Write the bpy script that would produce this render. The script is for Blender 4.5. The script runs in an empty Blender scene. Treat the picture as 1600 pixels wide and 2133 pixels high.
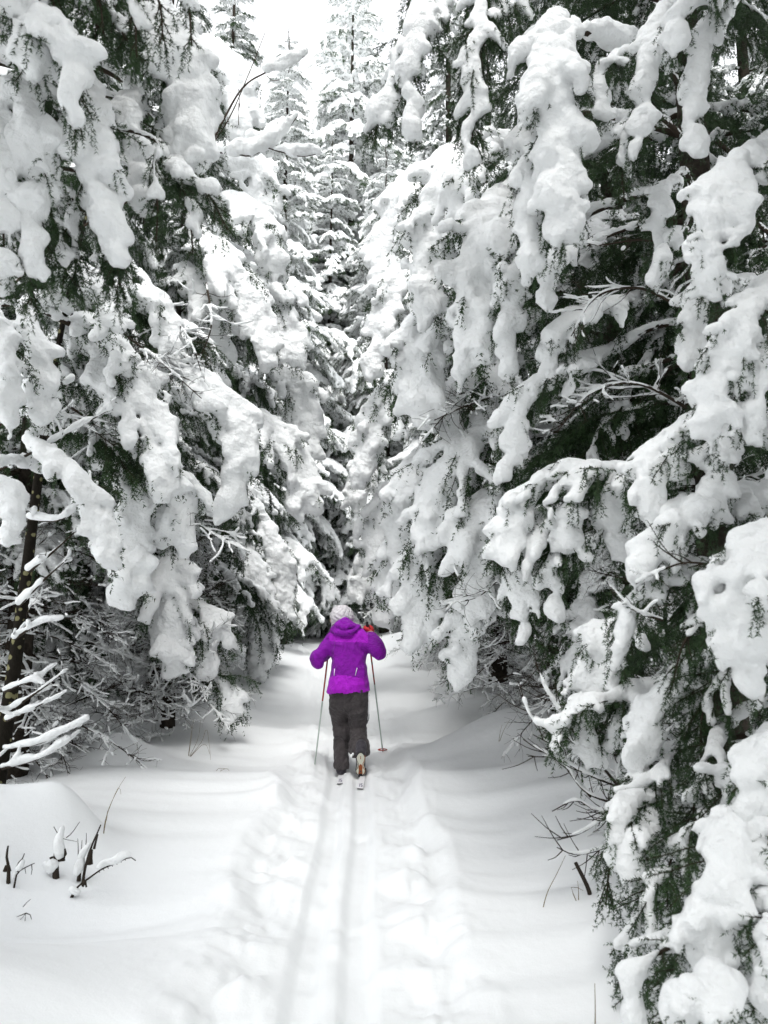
import bpy, math, time
import numpy as np
from mathutils import Matrix, Vector

T0 = time.time()
R = math.radians
SC = bpy.context.scene
COL = SC.collection

# ------------------------------------------------------------------ camera
F_PX, PW, PH = 1600.0, 1600.0, 2133.0
PITCH = R(7.2)
CAM = np.array([0.0, 0.0, 1.6])
cam_data = bpy.data.cameras.new('camera')
cam = bpy.data.objects.new('camera', cam_data)
COL.objects.link(cam)
cam.location = CAM
cam.rotation_euler = (R(90) + PITCH, 0, 0)
cam_data.sensor_fit = 'VERTICAL'
cam_data.sensor_height = 36.0
cam_data.lens = 36.0 * F_PX / PH
cam_data.clip_start = 0.05
cam_data.clip_end = 900
cam_data.dof.use_dof = True
cam_data.dof.focus_distance = 7.4
cam_data.dof.aperture_fstop = 4.0
SC.camera = cam

# ------------------------------------------------------------------ sky, sun, exposure
SUN_EL, SUN_ROT = R(64), R(174)
world = bpy.data.worlds.new('World')
SC.world = world
world.use_nodes = True
nt = world.node_tree
nt.nodes.clear()
sky = nt.nodes.new('ShaderNodeTexSky')
sky.sky_type = 'NISHITA'
sky.sun_disc = False
sky.sun_elevation = SUN_EL
sky.sun_rotation = SUN_ROT
sky.air_density = 1.5
sky.dust_density = 1.5
sky.ozone_density = 1.0
hsv = nt.nodes.new('ShaderNodeHueSaturation')       # overcast: the cloud deck takes the blue out
hsv.inputs['Saturation'].default_value = 0.10
bgn = nt.nodes.new('ShaderNodeBackground')
hsv.inputs['Value'].default_value = 1.6
bgn.inputs['Strength'].default_value = 0.15
wo = nt.nodes.new('ShaderNodeOutputWorld')
nt.links.new(sky.outputs['Color'], hsv.inputs['Color'])
nt.links.new(hsv.outputs['Color'], bgn.inputs['Color'])
nt.links.new(bgn.outputs['Background'], wo.inputs['Surface'])

sun_data = bpy.data.lights.new('sun', 'SUN')
sun_data.energy = 1.3
sun_data.angle = R(30)
sun_data.color = (1.0, 0.985, 0.96)
sun = bpy.data.objects.new('sun', sun_data)
COL.objects.link(sun)
# light comes from high above, a little from behind the camera
sdir = Vector((math.sin(SUN_ROT) * math.cos(SUN_EL), math.cos(SUN_ROT) * math.cos(SUN_EL), math.sin(SUN_EL)))
sun.rotation_euler = sdir.to_track_quat('Z', 'Y').to_euler()
sun.location = (0, -5, 40)

vs = SC.view_settings
SC.display_settings.display_device = 'sRGB'
vs.view_transform = 'Standard'
vs.look = 'None'
vs.exposure = 0.98
vs.gamma = 1.0
vs.use_curve_mapping = False
SC.render.engine = 'CYCLES'
cy = SC.cycles
cy.max_bounces = 6
cy.diffuse_bounces = 3
cy.glossy_bounces = 2
cy.transmission_bounces = 2
cy.use_denoising = True
cy.caustics_reflective = False
cy.caustics_refractive = False
cy.sample_clamp_indirect = 8.0


def at(x, y, Y):
    """Point of the place seen at photograph pixel (x, y), Y metres ahead of the camera."""
    dx, dy = (x - PW / 2) / F_PX, (PH / 2 - y) / F_PX
    cp, sp = math.cos(PITCH), math.sin(PITCH)
    d = np.array([dx, cp - dy * sp, sp + dy * cp])
    return CAM + d * (Y / d[1])


# ------------------------------------------------------------------ small helpers
def tag(o, label=None, cat=None, group=None, kind=None):
    if label: o['label'] = label
    if cat: o['category'] = cat
    if group: o['group'] = group
    if kind: o['kind'] = kind
    return o


def empty(name, loc, label=None, cat=None, group=None):
    o = bpy.data.objects.new(name, None)
    COL.objects.link(o)
    o.location = tuple(float(v) for v in loc)
    o.empty_display_size = 0.2
    return tag(o, label, cat, group)


def mesh_from(name, verts, tris=None, quads=None, mats=(), midx=None, smooth=True):
    """One mesh from numpy arrays; midx = material slots, tris first then quads."""
    me = bpy.data.meshes.new(name)
    nt_ = 0 if tris is None else len(tris)
    nq_ = 0 if quads is None else len(quads)
    me.vertices.add(len(verts))
    me.vertices.foreach_set('co', np.ascontiguousarray(verts, dtype=np.float32).ravel())
    loops = np.concatenate([np.asarray(a, dtype=np.int32).ravel() for a in (tris, quads) if a is not None and len(a)])
    me.loops.add(len(loops))
    me.loops.foreach_set('vertex_index', loops)
    me.polygons.add(nt_ + nq_)
    starts = np.concatenate([np.arange(nt_) * 3, nt_ * 3 + np.arange(nq_) * 4]).astype(np.int32)
    me.polygons.foreach_set('loop_start', starts)
    for m in mats:
        me.materials.append(m)
    if midx is not None:
        me.polygons.foreach_set('material_index', np.asarray(midx, dtype=np.int32))
    me.polygons.foreach_set('use_smooth', np.full(nt_ + nq_, smooth, dtype=bool))
    me.update(calc_edges=True)
    me.validate()
    return me


def link(name, me, parent=None, loc=None):
    o = bpy.data.objects.new(name, me)
    COL.objects.link(o)
    if parent is not None:
        o.parent = parent
    if loc is not None:
        o.location = tuple(float(v) for v in loc)
    return o


class Arr:
    """Collects triangles and quads with material slots into one mesh."""
    def __init__(s):
        s.v, s.t, s.q, s.tm, s.qm, s.n = [], [], [], [], [], 0

    def add(s, v, t=None, q=None, m=0):
        v = np.asarray(v, dtype=np.float32).reshape(-1, 3)
        if t is not None and len(t):
            t = np.asarray(t, dtype=np.int64) + s.n
            s.t.append(t); s.tm.append(np.full(len(t), m))
        if q is not None and len(q):
            q = np.asarray(q, dtype=np.int64) + s.n
            s.q.append(q); s.qm.append(np.full(len(q), m))
        s.v.append(v); s.n += len(v)

    def mesh(s, name, mats, origin=(0, 0, 0), smooth=True):
        v = np.concatenate(s.v) - np.asarray(origin, dtype=np.float32)
        t = np.concatenate(s.t) if s.t else None
        q = np.concatenate(s.q) if s.q else None
        mi = np.concatenate(s.tm + s.qm)
        return mesh_from(name, v, t, q, mats, mi, smooth)


def unit(v):
    v = np.asarray(v, dtype=float)
    return v / np.maximum(np.linalg.norm(v, axis=-1, keepdims=True), 1e-9)


def resample(pts, step):
    """Catmull-Rom through the control points, then even spacing."""
    p = np.asarray(pts, dtype=float)
    if len(p) > 2:
        q = np.vstack([2 * p[0] - p[1], p, 2 * p[-1] - p[-2]])
        out = []
        u = np.linspace(0, 1, 12, endpoint=False)[:, None]
        for i in range(1, len(q) - 2):
            a, b, c, d = q[i - 1], q[i], q[i + 1], q[i + 2]
            out.append(0.5 * (2 * b + (c - a) * u + (2 * a - 5 * b + 4 * c - d) * u ** 2 + (3 * b - a - 3 * c + d) * u ** 3))
        p = np.vstack(out + [p[-1:]])
    s = np.concatenate([[0], np.cumsum(np.linalg.norm(np.diff(p, axis=0), axis=1))])
    n = max(3, int(round(s[-1] / step)) + 1)
    si = np.linspace(0, s[-1], n)
    return np.stack([np.interp(si, s, p[:, k]) for k in range(3)], axis=1)


def tube(arr, pts, r0, r1, sides=4, m=0, cap=True, radii=None):
    p = np.asarray(pts, dtype=float)
    n = len(p)
    t = unit(np.gradient(p, axis=0))
    ref = np.array([0.0, 0.0, 1.0]) if abs(t[:, 2]).mean() < 0.8 else np.array([0.0, 1.0, 0.0])
    a = unit(np.cross(t, ref)); b = np.cross(t, a)
    rr = np.linspace(r0, r1, n) if radii is None else np.asarray(radii)
    th = np.arange(sides) * 2 * math.pi / sides
    ring = a[:, None, :] * np.cos(th)[None, :, None] + b[:, None, :] * np.sin(th)[None, :, None]
    v = (p[:, None, :] + ring * rr[:, None, None]).reshape(-1, 3)
    i = np.arange(n - 1)[:, None] * sides
    j = np.arange(sides)[None, :]
    k = (j + 1) % sides
    q = np.stack([i + j, i + k, i + sides + k, i + sides + j], axis=-1).reshape(-1, 4)
    tr = None
    if cap:
        v = np.vstack([v, p[0], p[-1]])
        c0, c1 = n * sides, n * sides + 1
        jj = np.arange(sides); kk = (jj + 1) % sides
        tr = np.vstack([np.stack([np.full(sides, c0), kk, jj], 1),
                        np.stack([np.full(sides, c1), (n - 1) * sides + jj, (n - 1) * sides + kk], 1)])
    arr.add(v, tr, q, m)


# ------------------------------------------------------------------ noise and implicit surfaces
_rn = np.random.default_rng(11)


def _lattice(n=32):
    a = _rn.standard_normal((n, n, n)).astype(np.float32)
    for ax in range(3):
        a = (np.roll(a, 1, ax) + 2 * a + np.roll(a, -1, ax)) / 4
    return a / a.std()


LAT = _lattice()


def noise3(p, scale, seed=0):
    """Smooth value noise, unit variance, features about `scale` metres."""
    q = np.asarray(p, dtype=np.float32) / np.float32(scale) * 1.6 + np.float32(seed * 7.31)
    f = np.floor(q)
    u = q - f
    u = u * u * (3 - 2 * u)
    i = f.astype(np.int64) % 32
    j = (i + 1) % 32
    x0, y0, z0 = i[..., 0], i[..., 1], i[..., 2]
    x1, y1, z1 = j[..., 0], j[..., 1], j[..., 2]
    a, b, c = u[..., 0], u[..., 1], u[..., 2]
    return ((LAT[x0, y0, z0] * (1 - a) + LAT[x1, y0, z0] * a) * (1 - b) + (LAT[x0, y1, z0] * (1 - a) + LAT[x1, y1, z0] * a) * b) * (1 - c) + \
           ((LAT[x0, y0, z1] * (1 - a) + LAT[x1, y0, z1] * a) * (1 - b) + (LAT[x0, y1, z1] * (1 - a) + LAT[x1, y1, z1] * a) * b) * c


def noise2(x, y, scale, seed=0):
    p = np.stack([x, y, np.zeros_like(x)], axis=-1)
    return noise3(p, scale, seed)


_EDGES = []
for _ax in range(3):
    for _o in range(4):
        _b = [0, 0, 0]
        _oth = [k for k in range(3) if k != _ax]
        _b[_oth[0]] = _o & 1; _b[_oth[1]] = _o >> 1
        _e = list(_b); _e[_ax] = 1
        _EDGES.append((tuple(_b), tuple(_e)))


def surface_nets(Fd, h, org):
    """Quads of the zero level of Fd (negative inside)."""
    nx, ny, nz = Fd.shape
    S = Fd < 0
    cnt = np.zeros((nx - 1, ny - 1, nz - 1), dtype=np.int8)
    for dx in (0, 1):
        for dy in (0, 1):
            for dz in (0, 1):
                cnt += S[dx:nx - 1 + dx, dy:ny - 1 + dy, dz:nz - 1 + dz]
    act = (cnt > 0) & (cnt < 8)
    ci = np.argwhere(act)
    if len(ci) == 0:
        return np.zeros((0, 3)), np.zeros((0, 4), dtype=int)
    idx = np.full(act.shape, -1, dtype=np.int64)
    idx[act] = np.arange(len(ci))
    acc = np.zeros((len(ci), 3)); num = np.zeros(len(ci))
    for b, e in _EDGES:
        fb = Fd[ci[:, 0] + b[0], ci[:, 1] + b[1], ci[:, 2] + b[2]]
        fe = Fd[ci[:, 0] + e[0], ci[:, 1] + e[1], ci[:, 2] + e[2]]
        cr = (fb < 0) != (fe < 0)
        tt = np.where(cr, fb / np.where(cr, fb - fe, 1), 0)
        pb, pe = np.array(b, float), np.array(e, float)
        acc += (pb[None] + (pe - pb)[None] * tt[:, None]) * cr[:, None]
        num += cr
    v = (ci + acc / np.maximum(num, 1)[:, None]) * h + np.asarray(org)
    qs = []
    for ax in range(3):
        u, w = [(1, 2), (2, 0), (0, 1)][ax]
        sl0 = [slice(None)] * 3; sl1 = [slice(None)] * 3
        sl0[ax] = slice(0, -1); sl1[ax] = slice(1, None)
        a0, a1 = S[tuple(sl0)], S[tuple(sl1)]
        e = np.argwhere(a0 != a1)
        sh = np.array(act.shape)
        ok = (e[:, u] >= 1) & (e[:, w] >= 1) & (e[:, u] < sh[u]) & (e[:, w] < sh[w]) & (e[:, ax] < sh[ax])
        e = e[ok]
        inside0 = a0[e[:, 0], e[:, 1], e[:, 2]]
        du = np.zeros(3, int); du[u] = 1
        dw = np.zeros(3, int); dw[w] = 1
        g = lambda c: idx[c[:, 0], c[:, 1], c[:, 2]]
        q = np.stack([g(e - du - dw), g(e - dw), g(e), g(e - du)], axis=1)
        q[~inside0] = q[~inside0][:, ::-1]
        qs.append(q)
    q = np.concatenate(qs)
    q = q[(q >= 0).all(axis=1)]
    return v, q


def blob_mesh(sph, h, k=None, lump=0.0, lump_scale=0.08, fine=0.0, seed=0, flat=None):
    """Smooth union of spheres (x, y, z, r) with a lumpy skin -> verts, quads."""
    sph = np.asarray(sph, dtype=np.float64)
    if k is None:
        k = 1.6 / h
    pad = 3.2 / k
    rmax = sph[:, 3] + pad
    lo = (sph[:, :3] - rmax[:, None]).min(0) - 2 * h
    hi = (sph[:, :3] + rmax[:, None]).max(0) + 2 * h
    dim = np.ceil((hi - lo) / h).astype(int) + 1
    Sg = np.zeros(dim, dtype=np.float32)
    ax = [lo[i] + np.arange(dim[i]) * h for i in range(3)]
    i0 = np.maximum(np.floor((sph[:, :3] - rmax[:, None] - lo) / h).astype(int), 0)
    i1 = np.minimum(np.ceil((sph[:, :3] + rmax[:, None] - lo) / h).astype(int) + 1, dim)
    X = [a.astype(np.float32) for a in ax]
    for n in range(len(sph)):
        x, y, z, r = sph[n]
        a, b = i0[n], i1[n]
        d = np.sqrt(((X[0][a[0]:b[0]] - x) ** 2)[:, None, None] + ((X[1][a[1]:b[1]] - y) ** 2)[None, :, None] + ((X[2][a[2]:b[2]] - z) ** 2)[None, None, :])
        Sg[a[0]:b[0], a[1]:b[1], a[2]:b[2]] += np.exp(np.minimum(k * (r - d), 20.0))
    Fd = -np.log(np.maximum(Sg, 1e-6)) / np.float32(k)
    if lump or fine:
        band = np.argwhere(np.abs(Fd) < 2.5 * h + 2 * lump)
        if len(band):
            P = band * h + lo
            nz = 0
            if lump:
                nz = nz + lump * noise3(P, lump_scale, seed)
            if fine:
                nz = nz + fine * noise3(P, lump_scale * 0.35, seed + 3)
            Fd[band[:, 0], band[:, 1], band[:, 2]] += nz.astype(np.float32)
    return surface_nets(Fd, h, lo)


def drop_islands(v, q, share=0.10):
    """Keep the pieces of a mesh that hold at least `share` of its vertices."""
    n = len(v)
    if n == 0:
        return v, q
    lab = np.arange(n)
    for _ in range(200):
        m = lab[q].min(1)
        new = lab.copy()
        np.minimum.at(new, q.ravel(), np.repeat(m, 4))
        new = new[new]
        if (new == lab).all():
            break
        lab = new
    cnt = np.bincount(lab, minlength=n)
    ok = cnt[lab] >= max(share * n, min(40, cnt.max()))
    q = q[ok[q[:, 0]]]
    mp = np.cumsum(ok) - 1
    return v[ok], mp[q]


# ------------------------------------------------------------------ materials
def new_mat(name, base=(0.5, 0.5, 0.5), rough=0.7, spec=0.3):
    m = bpy.data.materials.new(name)
    m.use_nodes = True
    b = m.node_tree.nodes['Principled BSDF']
    b.inputs['Base Color'].default_value = (*base, 1)
    b.inputs['Roughness'].default_value = rough
    b.inputs['Specular IOR Level'].default_value = spec
    return m, m.node_tree, b


def nz_node(t, scale, detail=3, rough=0.6, coord=None):
    n = t.nodes.new('ShaderNodeTexNoise')
    n.inputs['Scale'].default_value = scale
    n.inputs['Detail'].default_value = detail
    n.inputs['Roughness'].default_value = rough
    if coord is not None:
        t.links.new(coord, n.inputs['Vector'])
    return n


def bump_node(t, bsdf, hgt, strength, dist, prev=None):
    b = t.nodes.new('ShaderNodeBump')
    b.inputs['Strength'].default_value = strength
    b.inputs['Distance'].default_value = dist
    t.links.new(hgt, b.inputs['Height'])
    if prev is not None:
        t.links.new(prev, b.inputs['Normal'])
    t.links.new(b.outputs['Normal'], bsdf.inputs['Normal'])
    return b.outputs['Normal']


def ramp(t, fac, c0, c1, p0=0.0, p1=1.0):
    r = t.nodes.new('ShaderNodeValToRGB')
    r.color_ramp.elements[0].position = p0
    r.color_ramp.elements[1].position = p1
    r.color_ramp.elements[0].color = (*c0, 1)
    r.color_ramp.elements[1].color = (*c1, 1)
    t.links.new(fac, r.inputs['Fac'])
    return r.outputs['Color']


def make_snow(name, big, mid, base):
    m, t, b = new_mat(name, base, 0.75, 0.2)
    co = t.nodes.new('ShaderNodeTexCoord').outputs['Object']
    n1 = nz_node(t, 30, 5, 0.65, co)
    n2 = nz_node(t, 130, 3, 0.7, co)
    n0 = nz_node(t, 13, 2, 0.5, co)
    p0 = bump_node(t, b, n0.outputs['Fac'], min(1, big), 0.06 * big)
    p = bump_node(t, b, n1.outputs['Fac'], min(1, big), 0.022 * big, p0)
    bump_node(t, b, n2.outputs['Fac'], mid, 0.004, p)
    return m


M_SNOW = make_snow('snow_on_boughs', 0.75, 0.6, (0.86, 0.875, 0.875))
M_GROUND = make_snow('snow_ground', 0.25, 0.4, (0.80, 0.815, 0.82))

M_NEEDLE, t_, b_ = new_mat('spruce_needles', (0.03, 0.05, 0.022), 0.55, 0.35)
co_ = t_.nodes.new('ShaderNodeTexCoord').outputs['Object']
b_c = ramp(t_, nz_node(t_, 9, 3, 0.6, co_).outputs['Fac'], (0.012, 0.030, 0.010), (0.040, 0.085, 0.024), 0.3, 0.75)
t_.links.new(b_c, b_.inputs['Base Color'])

M_BARK, t_, b_ = new_mat('bark', (0.09, 0.07, 0.055), 0.9, 0.1)
co_ = t_.nodes.new('ShaderNodeTexCoord').outputs['Object']
n_ = nz_node(t_, 14, 5, 0.65, co_)
t_.links.new(ramp(t_, n_.outputs['Fac'], (0.012, 0.010, 0.008), (0.07, 0.058, 0.046), 0.3, 0.8), b_.inputs['Base Color'])
bump_node(t_, b_, n_.outputs['Fac'], 0.8, 0.02)

M_TWIG, t_, b_ = new_mat('twig_bark', (0.036, 0.027, 0.019), 0.85, 0.15)
# ------------------------------------------------------------------ boughs
def frames(axis, out):
    """Tangent, lateral and upper-side normal along an axis; `out` = where the bough's upper face turns when it hangs."""
    t = unit(np.gradient(axis, axis=0))
    hz = np.clip(-t[:, 2], 0, 1)[:, None]
    ref = np.array([0, 0, 1.0])[None] * np.sqrt(1 - hz ** 2) + np.asarray(out, float)[None] * hz
    s = unit(np.cross(t, ref))
    for i in range(1, len(s)):
        if s[i] @ s[i - 1] < 0:
            s[i] = -s[i]
    # smooth so the sheet does not twist abruptly
    for _ in range(3):
        s = unit(np.vstack([s[:1], (s[:-2] + 2 * s[1:-1] + s[2:]) / 4, s[-1:]]))
    n = np.cross(s, t)
    return t, s, unit(n)


def grow(p0, d0, length, steps, sag, rng, wob=0.08):
    """Twigs grown together: p0, d0 (m, 3), length (m,) -> (m, steps+1, 3)."""
    m = len(p0)
    out = np.empty((m, steps + 1, 3))
    out[:, 0] = p0
    d = unit(d0)
    st = (length / steps)[:, None]
    for i in range(steps):
        d = unit(d + np.array([0, 0, -1.0]) * (sag * st / 0.05) * 0.1 + rng.normal(0, wob, (m, 3)))
        out[:, i + 1] = out[:, i] + d * st
    return out


def needles(arr, pts, rng, dens, ln, wd, m, spread=0.85):
    """Needles round polylines pts (m, s, 3): one thin triangle each."""
    a, b = pts[:, :-1].reshape(-1, 3), pts[:, 1:].reshape(-1, 3)
    L = np.linalg.norm(b - a, axis=1)
    cnt = rng.poisson(L * dens)
    if cnt.sum() == 0:
        return
    ii = np.repeat(np.arange(len(a)), cnt)
    u = rng.random(len(ii))[:, None]
    p = a[ii] * (1 - u) + b[ii] * u
    t = unit(b - a)[ii]
    r = rng.normal(0, 1, (len(ii), 3))
    r = unit(r - (r * t).sum(1, keepdims=True) * t)
    d = unit(t * rng.uniform(0.35, 0.95, (len(ii), 1)) + r * spread)
    w = unit(np.cross(d, rng.normal(0, 1, (len(ii), 3)))) * (wd / 2)
    le = (ln * rng.uniform(0.7, 1.15, len(ii)))[:, None]
    v = np.stack([p - w, p + w, p + d * le], axis=1).reshape(-1, 3)
    arr.add(v, np.arange(len(v)).reshape(-1, 3), None, m)


def bough(rng, axis_pts, width, out=(0, -1, 0), thick=0.06, cover=1.0, h=0.012, needle=(260, 0.016, 0.0022),
          root=0.12, hang=0.5, sag=0.35, tipfree=0.16, twig_sp=0.06, lump=0.006, merge_snow=False, fill=1.0, comb=1.0):
    """A snow-laden spruce bough along axis_pts. -> (Arr of wood and needles, snow verts, snow quads)."""
    ax = resample(axis_pts, 0.03)
    n = len(ax)
    t, s, nm = frames(ax, out)
    L = 0.03 * (n - 1)
    u = np.linspace(0, 1, n)
    half = width / 2
    prof = np.clip((u - root) / 0.22, 0, 1) ** 0.7 * np.clip((1.04 - u) / 0.45, 0, 1) ** 0.75
    arr = Arr()
    tube(arr, ax, 0.012 + 0.006 * L, 0.003, 5, 0)
    # side twigs
    k = max(4, int(L * (1 - root) / twig_sp))
    us = np.linspace(root, 0.985, k) + rng.normal(0, 0.2 / k, k)
    us = np.clip(us, 0.02, 0.99)
    ii = (us * (n - 1)).astype(int)
    P, D, LE, SG = [], [], [], []
    for sg in (-1, 1):
        ang = np.radians(np.interp(us, [0, 1], [56, 20]) + rng.normal(0, 7, k))
        d = t[ii] * np.cos(ang)[:, None] + s[ii] * (sg * np.sin(ang))[:, None] + nm[ii] * rng.normal(0.02, 0.07, k)[:, None]
        le = half * prof[ii] / np.maximum(np.sin(ang), 0.45) * rng.uniform(0.7, 1.12, k) + 0.03
        P.append(ax[ii]); D.append(d); LE.append(le)
    P, D, LE = np.concatenate(P), np.concatenate(D), np.concatenate(LE)
    SN = np.concatenate([nm[ii], nm[ii]])
    AT = np.concatenate([t[ii], t[ii]])
    st = 7
    side = grow(P, D, LE, st, sag * 1.7, rng, 0.08)
    for j in range(len(side)):
        tube(arr, side[j], 0.0032, 0.0014, 3, 0, cap=False)
    # sub twigs: flat along the side twigs, plus a comb hanging below
    subs, subL = [], []
    p0, d0, l0, sn0, par = [], [], [], [], []
    tw = rng.uniform(0.62, 1.2, len(side)) * (rng.random(len(side)) < 0.14 + 0.54 * cover)
    for j in range(len(side)):
        m = max(1, int(LE[j] / 0.04))
        par.append(np.full(m, j))
        uu = (np.arange(m) + rng.random(m)) / m * 0.97
        f = uu * st
        i = np.minimum(f.astype(int), st - 1)
        q = side[j, i] + (side[j, i + 1] - side[j, i]) * (f - i)[:, None]
        tt = unit(side[j, i + 1] - side[j, i])
        lat = unit(np.cross(SN[j], tt)) * np.where(np.arange(m) % 2 == 0, 1, -1)[:, None]
        a = rng.uniform(0.55, 0.95, (m, 1))
        p0.append(q); d0.append(tt * a + lat * 0.7 + np.array([0, 0, -0.25]) * hang)
        l0.append((0.055 + 0.085 * (1 - uu)) * rng.uniform(0.6, 1.2, m) * min(1.0, 0.4 + half * 2)); sn0.append(np.repeat(SN[j:j + 1], m, 0))
        if comb > 0:
            mm = rng.poisson(comb * LE[j] / 0.07)
            if mm:
                uu = rng.random(mm) * 0.98
                f = uu * st
                i = np.minimum(f.astype(int), st - 1)
                q = side[j, i] + (side[j, i + 1] - side[j, i]) * (f - i)[:, None]
                tt = unit(side[j, i + 1] - side[j, i])
                par.append(np.full(mm, j))
                p0.append(q); d0.append(tt * 0.55 - SN[j] * 0.5 + np.array([0, 0, -0.6]) + rng.normal(0, 0.2, (mm, 3)))
                l0.append(rng.uniform(0.07, 0.20, mm) * min(1.0, 0.5 + half * 2)); sn0.append(np.zeros((mm, 3)))
    p0, d0, l0, sn0, par = map(np.concatenate, (p0, d0, l0, sn0, par))
    sub = grow(p0, d0, l0, 3, sag * 2.0, rng, 0.06)
    if needle:
        dens, ln, wd = needle
        needles(arr, side, rng, dens, ln, wd, 1)
        needles(arr, sub, rng, dens, ln, wd, 1)
        k0 = int(n * min(0.6, root + 0.2))
        needles(arr, ax[None, k0:], rng, dens, ln * 1.1, wd, 1)
    # snow
    sph = []
    up = np.array([0, 0, 1.0])
    big = 0.85 + 0.32 * noise3(ax, 0.28, int(rng.integers(40)))
    ra = thick * (0.35 + 0.65 * np.clip(u / 0.25, 0, 1)) * np.clip((1.05 - u) / 0.35, 0.3, 1) * np.clip(big, 0.5, 1.4)
    off = unit(nm * 0.75 + up * 0.45)
    c = ax + off * (ra * 0.55)[:, None]
    keep = u < 1 - tipfree * 0.5
    sph.append(np.column_stack([c, ra])[keep])
    tipcut = 1 - tipfree * rng.uniform(0.0, 2.6, len(side))
    ff = np.linspace(0, 1, 15)
    for j in range(len(side)):
        if tw[j] == 0:
            continue
        f = ff * st
        i = np.minimum(f.astype(int), st - 1)
        q = side[j, i] + (side[j, i + 1] - side[j, i]) * (f - i)[:, None]
        r = thick * 0.76 * tw[j] * (1.0 - 0.50 * ff ** 1.4) * (0.85 + 0.3 * rng.random()) * (1 + 0.22 * np.sin(ff * rng.uniform(6, 14) + rng.uniform(0, 6)))
        o = unit(SN[j] * 0.8 + up * 0.4)
        q = q + o * (r * 0.6)[:, None]
        kk = ff < tipcut[j]
        sph.append(np.column_stack([q, r])[kk])
    # sub twigs carry snow where the cover is good
    has = (np.abs(sn0).sum(1) > 0) & (rng.random(len(sub)) < 0.32 * cover * fill) & (tw[par] > 0)
    o = unit(sn0[has] * 0.8 + up * 0.4)
    for w in (0.0, 0.35, 0.7, 0.95):
        f = w * 3; i = min(int(f), 2)
        q = sub[has, i] + (sub[has, i + 1] - sub[has, i]) * (f - i)
        r = thick * 0.42 * (1 - 0.4 * w) * np.ones(has.sum())
        sph.append(np.column_stack([q + o * (r * 0.6)[:, None], r]))
    hasc = (np.abs(sn0).sum(1) == 0) & (rng.random(len(sub)) < 0.10 * cover) & (tw[par] > 0)
    for w in (0.1, 0.4, 0.7):
        f = w * 3; i = min(int(f), 2)
        q = sub[hasc, i] + (sub[hasc, i + 1] - sub[hasc, i]) * (f - i)
        r = thick * 0.26 * np.ones(hasc.sum())
        sph.append(np.column_stack([q + up * (r * 0.6)[:, None], r]))
    sph = np.concatenate(sph)
    sph[:, 3] = np.maximum(sph[:, 3], h * 0.8)
    # thin out spheres buried side by side
    key = np.floor(sph[:, :3] / np.maximum(sph[:, 3:4] * 0.45, h)).astype(np.int64)
    hsh = key[:, 0] * 73856093 ^ key[:, 1] * 19349663 ^ key[:, 2] * 83492791
    _, first = np.unique(hsh, return_index=True)
    sph = sph[first]
    v, q = blob_mesh(sph, h, lump=lump, lump_scale=max(0.05, thick * 1.3), fine=lump * 0.6, seed=int(rng.integers(60)))
    v, q = drop_islands(v, q)
    return arr, v, q


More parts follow.
